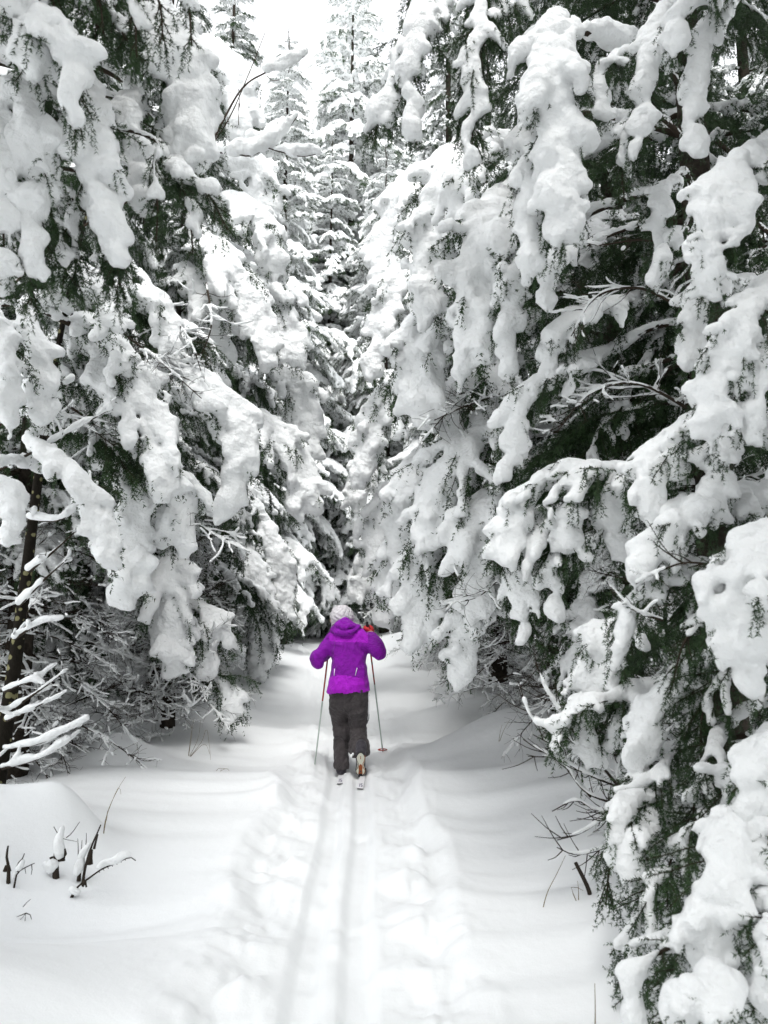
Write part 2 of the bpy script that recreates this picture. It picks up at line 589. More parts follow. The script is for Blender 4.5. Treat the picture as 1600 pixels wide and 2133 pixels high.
def dead_spray(rng, axis_pts, width, out=(0, -1, 0), rs=0.011, h=0.008, twig_sp=0.09, lift=0.5, snow=0.8, needle=None, wood=0.012, sublen=0.16, nsub=0.10):
    """A bare branch with thin twigs and strips of snow lying on them."""
    ax = resample(axis_pts, 0.03)
    n = len(ax); L = 0.03 * (n - 1)
    t, s, nm = frames(ax, out)
    arr = Arr()
    tube(arr, ax, wood, 0.003, 5, 0)
    k = max(3, int(L / twig_sp))
    us = np.clip(np.linspace(0.12, 0.97, k) + rng.normal(0, 0.3 / k, k), 0.05, 0.98)
    ii = (us * (n - 1)).astype(int)
    sg = rng.choice([-1, 1], k)
    ang = np.radians(rng.uniform(30, 70, k))
    d = t[ii] * np.cos(ang)[:, None] + s[ii] * (sg * np.sin(ang))[:, None] + nm[ii] * rng.normal(0.1, 0.25, k)[:, None]
    le = width * 0.5 * rng.uniform(0.5, 1.2, k) * np.clip((1.1 - us) / 0.5, 0.3, 1)
    st = 8
    side = grow(ax[ii], d, le, st, -lift, rng, 0.13)
    for j in range(k):
        tube(arr, side[j], 0.0042, 0.0014, 3, 0, cap=False)
    p0, d0, l0 = [], [], []
    for j in range(k):
        m = max(1, int(le[j] / nsub))
        f = rng.random(m) * (st - 1)
        i = f.astype(int)
        q = side[j, i] + (side[j, i + 1] - side[j, i]) * (f - i)[:, None]
        tt = unit(side[j, i + 1] - side[j, i])
        p0.append(q); d0.append(tt * 0.8 + unit(rng.normal(0, 1, (m, 3))) * 0.8)
        l0.append(rng.uniform(0.4, 1.2, m) * sublen)
    p0, d0, l0 = map(np.concatenate, (p0, d0, l0))
    sub = grow(p0, d0, l0, 4, -lift * 0.6, rng, 0.16)
    for j in range(len(sub)):
        tube(arr, sub[j], 0.0020, 0.0010, 3, 0, cap=False)
    if needle:
        needles(arr, sub, rng, *needle, 1)
        needles(arr, side, rng, *needle, 1)
    up = np.array([0, 0, 1.0])
    sph = []

    def strip(pl, r, on):
        fin = resample(pl, max(h, r * 0.7))
        tt = unit(np.gradient(fin, axis=0))
        flat = np.sqrt(1 - tt[:, 2] ** 2)
        rr = r * (0.55 + 0.45 * flat) * (0.8 + 0.45 * np.clip(noise3(fin, 0.12, 5), -1, 1.2))
        ok = (noise3(fin, 0.16, 9) < on) & (flat > 0.35)
        sph.append(np.column_stack([fin + up * (rr * 0.8 + 0.002)[:, None], np.maximum(rr, h * 0.75)])[ok])
    strip(ax, rs * (1.7 if rs > .009 else 1.2), min(1.2, snow * 1.6))
    for j in range(k):
        strip(side[j], rs * rng.uniform(0.8, 1.3), snow)
    for j in range(len(sub)):
        if rng.random() < 0.6 * snow:
            strip(sub[j], rs * 0.72, snow)
    sph = np.concatenate(sph)
    v, q = blob_mesh(sph, h, k=2.2 / h, lump=rs * 0.15, lump_scale=0.05, seed=int(rng.integers(60)))
    return arr, v, q
# ------------------------------------------------------------------ ground
CXY = np.array([-40, 0, 3, 7.3, 12, 16, 20, 25, 30, 60], float)
CXX = np.array([-0.1, -0.15, -0.2, -0.33, -0.62, -1.05, -1.9, -3.4, -5.2, -14], float)


def cx(Y):
    return np.interp(Y, CXY, CXX)


def sstep(a, b, x):
    t = np.clip((x - a) / (b - a), 0, 1)
    return t * t * (3 - 2 * t)


def bump2(x, y, x0, y0, rx, ry, rot=0.0):
    c, s = math.cos(rot), math.sin(rot)
    u = ((x - x0) * c + (y - y0) * s) / rx
    v = (-(x - x0) * s + (y - y0) * c) / ry
    return np.exp(-(u * u + v * v))


def gz(x, y):
    """Height of the snow surface."""
    x = np.asarray(x, float); y = np.asarray(y, float)
    near = np.exp(-np.maximum(y - 14, 0) / 8)
    dx = x - cx(y)
    z = 0.066 * np.log1p(np.exp(np.clip((y - 8.8) * 1.2, -30, 60))) / 1.2
    z = np.minimum(z, 3.2 + 0.004 * y)
    wob = 0.10 * noise2(x * 0.3, y, 0.9, 2)
    # virgin snow stands above the trampled strip
    edgeL = sstep(0.40, 0.60, -dx + wob * 0.8)
    edgeR = sstep(0.44, 0.64, dx + wob * 0.8)
    side = np.maximum(edgeL, edgeR)
    z = z + 0.065 * side
    # left drift and its convex front bank
    z = z + 0.16 * sstep(0.7, 2.2, -dx) + 0.05 * sstep(2, 5, -dx)
    z = z + 0.20 * bump2(x, y, -1.55, 3.05, 0.8, 0.60, 0.25)
    z = z - 0.17 * bump2(x, y, -1.7, 4.1, 0.85, 0.42, 0.25)
    z = z + 0.36 * bump2(x, y, -2.45, 4.85, 0.42, 0.34, -0.3) + 0.26 * bump2(x, y, -1.98, 4.95, 0.24, 0.22) + 0.03 * noise2(x, y, 0.3, 15) * bump2(x, y, -2.2, 4.8, 0.6, 0.4)
    z = z + 0.08 * bump2(x, y, -1.6, 6.6, 1.4, 0.8, 0.2) + 0.10 * bump2(x, y, -2.2, 9.6, 1.2, 0.9)
    z = z + 0.22 * bump2(x, y, -2.55, 7.6, 0.35, 0.3)
    # right drift
    z = z + 0.10 * sstep(0.75, 2.0, dx) + 0.22 * sstep(1.6, 3.4, dx)
    z = z + 0.36 * bump2(x, y, 1.35, 7.8, 0.75, 0.55, -0.1) - 0.26 * bump2(x, y, 1.15, 9.3, 0.9, 0.65)
    z = z + 0.10 * bump2(x, y, 1.35, 10.6, 0.9, 0.25, -0.2)
    z = z + 0.10 * bump2(x, y, 1.55, 3.2, 0.7, 0.8) - 0.10 * bump2(x, y, 0.75, 5.3, 0.45, 1.3)
    z = z + 0.3 * bump2(x, y, 0.75, 17.2, 1.4, 1.8) + 0.2 * bump2(x, y, -4.2, 16, 1.2, 2.5)
    side = 1 - (1 - side) * (1 - 0.75 * sstep(8.5, 11, y))
    und = 0.072 * noise2(x, y * 0.7, 2.6, 1) + 0.022 * noise2(x * 0.55, y * 1.5, 0.9, 4)
    z = z + und * side
    z = z + 0.010 * side * noise2(x * 0.35, y * 2.4, 0.30, 6) * near      # wind ripples
    # trampled strip: soft lumps, and crumbs thrown to its edges
    tr = 1 - side
    tr_e = np.exp(-((np.abs(dx) - 0.42) / 0.22) ** 2)
    z = z + near * (tr * (0.014 * noise2(x, y, 0.22, 8) + 0.006 * noise2(x, y, 0.08, 12)) + tr_e * (0.017 * noise2(x, y, 0.17, 3) + 0.018 * np.abs(noise2(x, y, 0.085, 5)) + 0.008 * np.abs(noise2(x, y, 0.045, 17))))
    z = z + near * 0.03 * np.exp(-((dx + 0.36) / 0.10) ** 2) * np.clip(noise2(x, y * 0.6, 0.5, 9), 0, 2)
    z = z + 0.045 * tr
    z = z + 0.02 * np.clip(noise2(x, y, 0.35, 14), -1.5, 1.5) * bump2(x, y, 0.55, 11.5, 0.7, 2.2)      # old footprints
    # two ski tracks pressed into it
    for s_ in (-1, 1):
        w = 0.012 * noise2(x * 0, y, 0.9, 10 + s_)
        c = np.abs(dx - s_ * 0.115 - w - 0.012 * np.sin(y * 1.3))
        z = z - 0.046 * (1 - sstep(0.036, 0.092, c)) * (1 - sstep(8.3, 9.3, y)) - 0.0 * c
    return z


def axis_points(a, b, d):
    return np.arange(a, b, d)


_y = [0.9]
while _y[-1] < 420:
    _y.append(_y[-1] + max(0.017, _y[-1] * 0.0095 if _y[-1] < 12 else _y[-1] * 0.016))
ys = np.concatenate([[-40, -20, -10, -5, -2, -0.5, 0.3], _y])
_xr = [0.75]
while _xr[-1] < 320:
    _xr.append(_xr[-1] + 0.02 + (_xr[-1] - 0.75) * 0.035)
_xl = [-1.0]
while _xl[-1] > -320:
    _xl.append(_xl[-1] - 0.018 - (-1.0 - _xl[-1]) * 0.03)
xs = np.concatenate([_xl[::-1], np.arange(-0.985, 0.745, 0.0155), _xr])
GX, GY = np.meshgrid(xs, ys)
# columns follow the bend of the path
GXW = GX + (cx(GY) - cx(3.0)) * np.exp(-(GX / 25) ** 2)
GZ = gz(GXW, GY)
gv = np.stack([GXW, GY, GZ], -1).reshape(-1, 3)
ny_, nx_ = GX.shape
ii_ = (np.arange(ny_ - 1)[:, None] * nx_ + np.arange(nx_ - 1)[None]).ravel()
gq = np.stack([ii_, ii_ + 1, ii_ + nx_ + 1, ii_ + nx_], 1)
ground = link('snow_ground', mesh_from('snow_ground', gv, None, gq, [M_GROUND]))
tag(ground, 'deep snow with two ski tracks down a trampled forest path', kind='structure')
print('ground', len(gq), time.time() - T0)


def gp(x, y, dz=0.0):
    return np.array([x, y, float(gz(np.array([x]), np.array([y]))[0]) + dz])


# ------------------------------------------------------------------ bough prototypes (local: x outward, z up)
TRIS = [0]


def count(me):
    TRIS[0] += sum(len(p.vertices) - 2 for p in me.polygons) if len(me.polygons) < 0 else len(me.loops) - 2 * len(me.polygons)


def arc(L, p0, p1, n=8, pw=1.0):
    """Axis leaving the trunk at pitch p0 and ending at pitch p1 (degrees)."""
    u = np.linspace(0, 1, n)
    a = np.radians(p0 + (p1 - p0) * u ** pw)
    st = L / (n - 1)
    x = np.concatenate([[0], np.cumsum(np.cos(a[:-1]) * st)])
    z = np.concatenate([[0], np.cumsum(np.sin(a[:-1]) * st)])
    return np.stack([x, 0.05 * np.sin(u * 3), z], 1)


PRNG = np.random.default_rng(77)
ND_N, ND_M, ND_F = (290, 0.019, 0.0047), (105, 0.025, 0.0088), (42, 0.042, 0.0115)
PROTO = {}


def add_proto(key, arr, v, q, L, joined=False):
    if joined:
        arr.add(v, None, q, 2)
        me = arr.mesh('bough', [M_TWIG, M_NEEDLE, M_SNOW]); count(me)
        PROTO.setdefault(key, []).append((me, None, L))
    else:
        me = arr.mesh('bough', [M_TWIG, M_NEEDLE]); sm = mesh_from('snow', v, None, q, [M_SNOW])
        count(me); count(sm)
        PROTO.setdefault(key, []).append((me, sm, L))


for p0, p1, w, th, cov in [(-5, -72, 1.0, .052, 1), (5, -58, 1.1, .06, 1), (-20, -80, .95, .05, .9), (0, -50, 1.15, .05, .85), (-10, -66, 1.05, .062, 1), (10, -74, 1.0, .046, .8)]:
    L = PRNG.uniform(1.6, 2.0)
    a, v, q = bough(PRNG, arc(L, p0, p1, pw=PRNG.uniform(.6, 1.1)), w, (1, 0, 0), th, cov, 0.0195, ND_M, root=.14, twig_sp=.085, lump=.011, comb=2.6)
    add_proto('drape', a, v, q, L)
for p0, p1, w, th in [(0, -60, .85, .034), (-12, -50, .8, .03), (8, -72, .8, .036), (-25, -78, .7, .032)]:
    L = PRNG.uniform(1.5, 1.8)
    a, v, q = bough(PRNG, arc(L, p0, p1), w, (1, 0, 0), th, .6, 0.015, ND_M, root=.14, twig_sp=.08, lump=.005, fill=.5, comb=2.6)
    add_proto('sparse', a, v, q, L)
for p0, p1, w, th, cov in [(0, -65, 1.1, .075, 1), (5, -45, 1.2, .068, 1), (-15, -75, 1.0, .07, 1), (0, -55, 1.1, .055, .85)]:
    L = PRNG.uniform(1.6, 1.9)
    a, v, q = bough(PRNG, arc(L, p0, p1), w, (1, 0, 0), th, cov, 0.027, ND_F, root=.12, twig_sp=.11, lump=.012, comb=1.3)
    add_proto('far', a, v, q, L, joined=True)
for p0, p1, w in [(-10, -40, .8), (5, -25, .9), (-20, -55, .8), (10, 20, .7)]:
    L = PRNG.uniform(1.3, 1.7)
    a, v, q = dead_spray(PRNG, arc(L, p0, p1), w, (1, 0, 0), rs=.0085, h=.0076, twig_sp=.06, lift=PRNG.uniform(.1, .7), nsub=.055, snow=.5)
    add_proto('dead', a, v, q, L)
for p0, p1, w, th in [(0, -45, 1.0, .02), (-15, -60, .9, .018), (5, -70, .9, .022)]:
    L = PRNG.uniform(1.5, 1.8)
    a, v, q = bough(PRNG, arc(L, p0, p1), w, (1, 0, 0), th, .35, 0.0145, (160, .024, .0072), root=.1, twig_sp=.075, lump=.003, fill=.3, comb=2.4)
    add_proto('inner', a, v, q, L)
print('protos', TRIS[0], time.time() - T0)


def place(key, parent, loc, az, scale, pitch=0.0, roll=0.0, rng=PRNG, which=None, sy=1.0):
    lst = PROTO[key]
    me, sm, L = lst[int(rng.integers(len(lst))) if which is None else which % len(lst)]
    b = link('dead_branch' if key == 'dead' else 'bough', me, parent)
    b.rotation_euler = (roll, pitch, az)
    b.location = loc
    b.scale = (scale, scale * sy, scale)
    if sm is not None:
        s_o = link('snow', sm, b)
        if key == 'dead':
            s_o['kind'] = 'stuff'
    return b


def project(p):
    d = np.asarray(p) - CAM
    cp, sp = math.cos(PITCH), math.sin(PITCH)
    f = d[1] * cp + d[2] * sp
    u = -d[1] * sp + d[2] * cp
    return PW / 2 + F_PX * d[0] / max(f, 1e-3), PH / 2 - F_PX * u / max(f, 1e-3), f


def trunk_mesh(H, r, lean=(0, 0), rng=PRNG, sides=10):
    n = 14
    u = np.linspace(0, 1, n)
    z = -0.3 + (H + 0.3) * u
    p = np.stack([lean[0] * u ** 1.3 + 0.03 * np.sin(u * 7), lean[1] * u ** 1.3, z], 1)
    rad = r * (1 - 0.93 * u) * (1 + 0.35 * np.exp(-u * 25))
    a = Arr()
    tube(a, p, 0, 0, sides, 0, radii=rad)
    me = a.mesh('trunk', [M_BARK]); count(me)
    return me


NB = [0]
# places where the photograph shows no bough of a nearer tree
KEEPOUT = [(250, 470, 1080, 1420, 7.9), (420, 560, 1120, 1420, 11.5), (1180, 1480, 300, 960, 4.4), (150, 420, 1250, 1560, 7.9), (440, 640, 320, 740, 7.9)]


def spruce(x, y, H, rmax, label, base=1.0, nocull=False, outside=False, fpow=0.72, key=('drape', 'drape', 'sparse'), seed=0, group=None, zmax=None, dz=0.36, per=5, dead=True,
           clear=0.75, azf=None, lean=(0, 0), name='spruce_tree', rtrunk=None, size=1.0, margin=420, top=True):
    rng = np.random.default_rng(seed + 1000)
    g = gp(x, y)
    root = empty(name, g, label, 'spruce tree', group)
    link('trunk', trunk_mesh(H, rtrunk or (0.035 + 0.0085 * H), lean, rng), root)
    z = base
    zt = zmax or H
    while z < zt:
        f = z / H
        ln = rmax * (1 - f) ** fpow * np.clip(0.55 + (z - base) / 1.2, 0.55, 1)
        ln = max(ln, 0.22)
        a0 = rng.uniform(0, 7)
        for k in range(per):
            az = a0 + k * 2 * math.pi / per + rng.normal(0, 0.25)
            L = ln * rng.uniform(0.62, 1.22)
            if rng.random() < 0.08:
                continue
            if azf and not azf(math.atan2(math.sin(az), math.cos(az)), z):
                continue
            zz = z + rng.uniform(-0.15, 0.15)
            ox, oy = lean[0] * f ** 1.3, lean[1] * f ** 1.3
            tip = g + np.array([ox + math.cos(az) * L * 0.72, oy + math.sin(az) * L * 0.72, zz - L * 0.5])
            px, py, dep = project(tip)
            if nocull:
                if outside and tip[1] > -0.2 and zz - L < 2.6 + 1.0 * max(tip[1], 0) + 0.6:
                    continue
                if dep < 2.1 and -300 < px < PW + 300 and -300 < py < PH + 300 and tip[1] > 0:
                    continue
                if np.hypot(tip[0], tip[1]) < 1.1 and tip[2] < 4:
                    continue
            elif dep < 1.9 or px < -margin or px > PW + margin or py < -margin * 1.6 or py > PH + margin:
                continue
            if any(a_ < px < b_ and c_ < py < d_ and dep < e_ for a_, b_, c_, d_, e_ in KEEPOUT):
                continue
            if abs(tip[0] - cx(tip[1])) < clear and tip[1] < 22:
                continue
            kk = key[int(rng.integers(len(key)))]
            lst = PROTO[kk]
            w = int(rng.integers(len(lst)))
            sc = L / lst[w][2]
            upt = -0.35 * f ** 2 + rng.normal(0, 0.2)          # top boughs reach up
            place(kk, root, (ox, oy, zz), az, sc * size, pitch=upt, roll=rng.normal(0, 0.12), rng=rng, which=w,
                  sy=rng.uniform(0.85, 1.2) * (1 + 0.25 * f))
            NB[0] += 1
        z += dz * (0.8 + 0.4 * rng.random()) * (1.15 - 0.45 * f)
    if dead:
        z = 0.35
        while z < base + 0.7:
            for k in range(7):
                az = rng.uniform(-math.pi, math.pi)
                if azf and not azf(az, z):
                    continue
                L = rng.uniform(0.8, 1.5) * min(1, rmax / 2)
                tip = g + np.array([math.cos(az) * L, math.sin(az) * L, z - 0.2])
                if abs(tip[0] - cx(tip[1])) < 1.0 or project(tip)[2] < 2.0:
                    continue
                place('dead', root, (0, 0, z + rng.uniform(-.1, .1)), az, L / 1.5, pitch=rng.normal(0.1, 0.2), rng=rng)
                NB[0] += 1
            z += 0.2
    if top and (zmax is None):
        # leader shoot with a small whorl
        a = Arr()
        b0 = np.array([lean[0], lean[1], H - 0.05])
        tube(a, np.array([b0, b0 + [0, 0, .45]]), .012, .004, 4, 0)
        for k in range(4):
            az = k * 1.57 + .3
            tube(a, np.array([b0 + [0, 0, .2], b0 + [math.cos(az) * .16, math.sin(az) * .16, .3]]), .006, .003, 3, 0)
        link('top_shoot', a.mesh('top_shoot', [M_TWIG]), root)
    return root, g


# ------------------------------------------------------------------ hero boughs: one mesh each
HRNG = np.random.default_rng(5)
HST = []


def arr_n(a):
    return [0] * (sum(len(t) for t in a.t) + 2 * sum(len(t) for t in a.q))


TH = 0.78
LA_ = RB_ = None


def hero(tree, Y, width, pts, out=(-.25, -1, 0), thick=.055, cover=1.0, limb=True, name='bough', **kw):
    root, g, tx = tree
    P = [at(p[0], p[1], Y + (p[2] if len(p) > 2 else 0.0)) for p in pts]
    wm = width / F_PX * Y
    L = sum(np.linalg.norm(P[i + 1] - P[i]) for i in range(len(P) - 1))
    rt = 0.04
    if limb:
        z = P[0][2] + 0.12
        t0 = np.array([g[0] + tx(z)[0], g[1] + tx(z)[1], z])
        mid = (t0 + P[0]) / 2 + np.array([0, 0, 0.06])
        Ll = np.linalg.norm(P[0] - t0)
        if Ll > 0.15:
            P = [t0, mid] + P
            rt = (Ll / (Ll + L)) + 0.02
    hh = float(np.clip(0.0047 * Y, 0.0132, 0.031))
    wm *= 1.4
    thick *= TH
    if Y >= 5:
        wm *= 1.45
        thick *= 0.85
    if Y < 5:
        if tree is RB_:
            cover *= 0.86
            kw['comb'] = max(kw.get('comb', 0), 2.2)
        if tree is LA_:
            cover *= 0.72
            kw['comb'] = max(kw.get('comb', 0), 2.4)
    nd = kw.pop('needle', (390, .016, .0037) if Y < 3.5 else ND_N if Y < 4.7 else ND_M if Y < 7 else (85, .029, .0100))
    h = kw.pop('h', hh)
    kw.setdefault('lump', thick * 0.16)
    kw.setdefault('comb', 1.7 if Y < 5 else 1.1)
    kw.setdefault('tipfree', 0.2)
    a, v, q = bough(HRNG, P, wm, out, thick, cover, h, nd, root=rt, **kw)
    me = a.mesh(name, [M_TWIG, M_NEEDLE], g)
    sm = mesh_from('snow', v - g, None, q, [M_SNOW])
    count(me); count(sm)
    HST.append((Y, len(arr_n(a)), 2 * len(q)))
    b = link(name, me, root)
    link('snow', sm, b)
    return b


def hero_dead(tree, Y, width, pts, out=(0, -1, 0), **kw):
    root, g, tx = tree
    P = [at(p[0], p[1], Y + (p[2] if len(p) > 2 else 0.0)) for p in pts]
    a, v, q = dead_spray(HRNG, P, width / F_PX * Y, out, **kw)
    me = a.mesh('dead_branch', [M_TWIG, M_NEEDLE], g)
    sm = mesh_from('snow', v - g, None, q, [M_SNOW])
    count(me); count(sm)
    b = link('dead_branch', me, root)
    link('snow', sm, b)['kind'] = 'stuff'
    return b
# ------------------------------------------------------------------ the trees
def ltx(H, lean):
    return lambda z: (lean[0] * max(z / H, 0) ** 1.3, lean[1] * max(z / H, 0) ** 1.3)


def hero_tree(x, y, H, rmax, label, lean=(0, 0), **kw):
    root, g = spruce(x, y, H, rmax, label, lean=lean, **kw)
    return root, g, ltx(H, lean)


away_r = lambda az, z: -1.7 < az < 2.2        # boughs pointing away from the path for trees on the right
pi = math.pi

# --- right side, nearest first
RA = hero_tree(2.05, 2.75, 11, 1.5, 'nearest snow-laden spruce at the right frame edge with heavy drooping boughs', base=0.9, seed=1,
               azf=lambda a, z: -1.2 < a < 2.2 or z > 4.5, clear=1.0, key=('inner', 'inner', 'sparse'), nocull=True)
RB = hero_tree(1.95, 4.55, 12, 1.7, 'tall dark-hearted spruce on the right with hanging snow slabs and bare inner branches', base=1.6, seed=2,
               azf=lambda a, z: -0.9 < a < 2.6 or z > 6, key=('inner', 'inner', 'sparse'), clear=1.2, nocull=True)
RC = hero_tree(2.15, 6.9, 11, 2.3, 'spruce behind the dark-hearted one with pale rounded snow pillows toward the path', base=1.9, seed=3, clear=0.7)
RD = hero_tree(2.05, 9.3, 11, 2.1, 'spruce with a dark bare trunk above the snow ridge on the right', base=1.8, seed=4, clear=0.75)
RE = hero_tree(1.75, 12.0, 11, 1.6, 'slimmer spruce on the right with low boughs over the side drift', base=1.3, seed=5, clear=0.65)

R_ = RA
hero(R_, 3.0, 150, [(1610, 300, .4), (1530, 370, .1), (1490, 470), (1475, 585)], thick=.062)
hero(R_, 2.9, 120, [(1640, 560, .3), (1560, 660), (1500, 800), (1475, 890)], thick=.045, cover=.85, comb=2)
hero(R_, 2.9, 90, [(1640, 700, .2), (1580, 760), (1555, 900)], thick=.04, cover=.8, comb=2)
hero(R_, 3.3, 150, [(1620, 930, .2), (1500, 885, .1), (1400, 930), (1345, 1060)], thick=.06)
hero(R_, 3.2, 110, [(1600, 900, .1), (1520, 920), (1480, 990), (1470, 1075)], thick=.05, comb=1.5)
hero(R_, 3.2, 130, [(1640, 1010, .4), (1520, 1060, .2), (1420, 1085), (1340, 1200)], thick=.075)
hero(R_, 2.6, 150, [(1660, 1090, .3), (1580, 1170), (1555, 1290), (1555, 1430)], thick=.065)
hero(R_, 3.3, 120, [(1620, 1200, .3), (1450, 1190, .1), (1340, 1240), (1290, 1350)], thick=.045, cover=.7, fill=.4)
hero(R_, 3.4, 90, [(1500, 1390, .2), (1420, 1430), (1350, 1500), (1320, 1600)], thick=.045)
hero(R_, 2.5, 90, [(1650, 1530, .2), (1580, 1590), (1560, 1720)], thick=.05)
hero(R_, 2.35, 160, [(1660, 1690, .4), (1540, 1740, .1), (1490, 1850), (1490, 2040)], thick=.062)
hero(R_, 2.2, 90, [(1660, 1860, .2), (1600, 1930), (1590, 2110)], thick=.05)
hero(R_, 2.15, 140, [(1620, 2070, .2), (1500, 2085), (1440, 2130), (1400, 2230)], thick=.065)
hero(R_, 2.5, 70, [(1560, 1950, .4), (1440, 1960, .1), (1350, 2000), (1318, 2060), (1325, 2160)], thick=.024, cover=.8, fill=.4)
hero(R_, 2.5, 60, [(1500, 2010, .3), (1420, 2020), (1390, 2100), (1400, 2200)], thick=.02, cover=.7, fill=.4)
hero(R_, 3.2, 80, [(1400, 1640, .3), (1310, 1690), (1275, 1780), (1262, 1885)], thick=.04)
hero(R_, 3.15, 75, [(1430, 1690, .3), (1330, 1740), (1335, 1810), (1375, 1890)], thick=.04)
hero(R_, 3.4, 70, [(1420, 1560, .3), (1350, 1600), (1320, 1650), (1300, 1730)], thick=.035, cover=.8)
hero(R_, 3.0, 90, [(1560, 1480, .4), (1480, 1560, .2), (1450, 1650, .2), (1440, 1760, .2)], thick=.03, cover=.5, fill=.3, comb=2)
hero(R_, 2.9, 80, [(1560, 1300, .6), (1480, 1380, .5), (1440, 1480, .5)], thick=.03, cover=.5, comb=2)
hero(R_, 3.0, 70, [(1600, 1330, .4), (1500, 1290, .2), (1430, 1330, .1), (1400, 1430, .1)], thick=.035, cover=.6)

for (px_, py_, yy_) in [(1345, 1640, 3.35), (1410, 1760, 3.1), (1340, 1880, 3.0), (1420, 1950, 2.8), (1480, 1440, 3.3), (1450, 1240, 3.3), (1520, 1640, 3.0)]:
    hero(R_, yy_, 120, [(px_ + 110, py_ - 90, .2), (px_ + 30, py_ - 40), (px_ - 15, py_ + 40), (px_ - 20, py_ + 130)], thick=.022, cover=.35, fill=.3, comb=3, h=.014)

R_ = RB
RB_ = RB
hero(R_, 4.0, 110, [(960, -60, .3), (880, 60), (830, 160), (775, 290)], thick=.045, cover=.8, comb=2)
hero(R_, 3.9, 80, [(900, -80, .3), (870, 60), (850, 180), (868, 300)], thick=.04, cover=.8, comb=2)
hero(R_, 3.8, 110, [(1040, -70, .3), (1000, 60), (985, 190), (985, 330)], thick=.03, cover=.4, fill=.3, comb=3)
hero(R_, 3.9, 100, [(1100, -60, .4), (1060, 20), (1000, 90), (950, 230)], thick=.04, cover=.7, comb=2)
hero(R_, 3.6, 130, [(1160, 60, .4), (1150, 130), (1160, 280), (1170, 490)], thick=.075, cover=1.3)
hero(R_, 3.75, 90, [(1130, 240, .4), (1105, 330), (1105, 430), (1110, 560)], thick=.055, cover=1.25)
hero(R_, 3.7, 70, [(1330, 110, .3), (1270, 130), (1245, 170), (1250, 240)], thick=.03, cover=.85)
hero(R_, 3.6, 85, [(1400, 20, .3), (1365, 80), (1345, 190), (1325, 315)], thick=.045)
hero(R_, 3.4, 60, [(1510, 10, .3), (1475, 70), (1450, 190), (1445, 330)], thick=.04)
hero(R_, 3.3, 90, [(1560, -60, .3), (1480, -20), (1430, 30), (1410, 110)], thick=.04)
hero(R_, 3.7, 55, [(1330, 230, .3), (1305, 280), (1295, 340), (1300, 410)], thick=.03, cover=.8)
hero(R_, 3.9, 60, [(1420, 360, .2), (1385, 400), (1370, 470), (1375, 540)], thick=.03)
hero(R_, 3.8, 60, [(1420, 480, .2), (1380, 520), (1350, 590)], thick=.025)
hero(R_, 3.7, 80, [(1560, 590, .3), (1480, 620), (1450, 680), (1435, 760)], thick=.045)
hero(R_, 4.8, 170, [(1060, 410, .6), (1020, 460), (1000, 590), (985, 745)], thick=.085, cover=1.25)
hero(R_, 4.6, 100, [(1130, 500, .5), (1090, 560), (1065, 640), (1060, 745)], thick=.05, comb=2)
hero(R_, 4.4, 60, [(1200, 520, .3), (1160, 540), (1140, 590), (1130, 640)], thick=.04)
hero(R_, 4.5, 90, [(1330, 620, .4), (1220, 650), (1160, 720), (1120, 800)], thick=.035, cover=.9)
hero(R_, 4.5, 80, [(1260, 740, .4), (1150, 780), (1085, 850), (1050, 1000)], thick=.035, comb=2)
hero(R_, 4.2, 90, [(1400, 1010, .4), (1300, 990), (1200, 990), (1110, 1020), (1035, 1180)], thick=.05)
hero(R_, 4.1, 120, [(1360, 1000, .4), (1260, 980), (1200, 1020), (1190, 1150)], thick=.055)
hero(R_, 4.1, 90, [(1390, 1000, .4), (1290, 1000), (1275, 1060), (1300, 1160)], thick=.045)
hero(R_, 4.3, 100, [(1200, 1060, .5), (1110, 1090), (1090, 1180), (1100, 1320)], thick=.045, comb=2)
hero(R_, 4.2, 70, [(1250, 1120, .5), (1160, 1150), (1150, 1220), (1160, 1290)], thick=.03, cover=.7, comb=2)
hero(R_, 3.9, 100, [(1380, 1280, .4), (1290, 1320), (1240, 1420), (1225, 1570)], thick=.045)
hero(R_, 3.8, 100, [(1400, 1420, .4), (1290, 1455), (1210, 1470), (1155, 1530)], thick=.045)
hero(R_, 3.9, 60, [(1340, 1440, .3), (1290, 1480), (1270, 1560)], thick=.035)
hero_dead(R_, 4.2, 260, [(1420, 640, .2), (1330, 600), (1240, 620), (1190, 700)], rs=.0055, h=.0068, twig_sp=.05, snow=.4)
hero_dead(R_, 4.4, 300, [(1450, 860, .2), (1330, 800), (1230, 820), (1160, 900)], rs=.0055, h=.0068, twig_sp=.05, snow=.4)
hero_dead(R_, 4.3, 240, [(1450, 520, .2), (1340, 500), (1250, 510), (1200, 500)], rs=.008, h=.0075, snow=.5)
for (px_, py_) in [(1350, 480), (1400, 640), (1330, 760), (1420, 780), (1250, 880), (1380, 900), (1460, 420), (1520, 560)]:
    hero(R_, 4.9, 110, [(px_ + 90, py_ - 60), (px_ + 20, py_ - 20), (px_ - 20, py_ + 60), (px_ - 25, py_ + 150)], thick=.022, cover=.35, fill=.3, comb=3, h=.015)

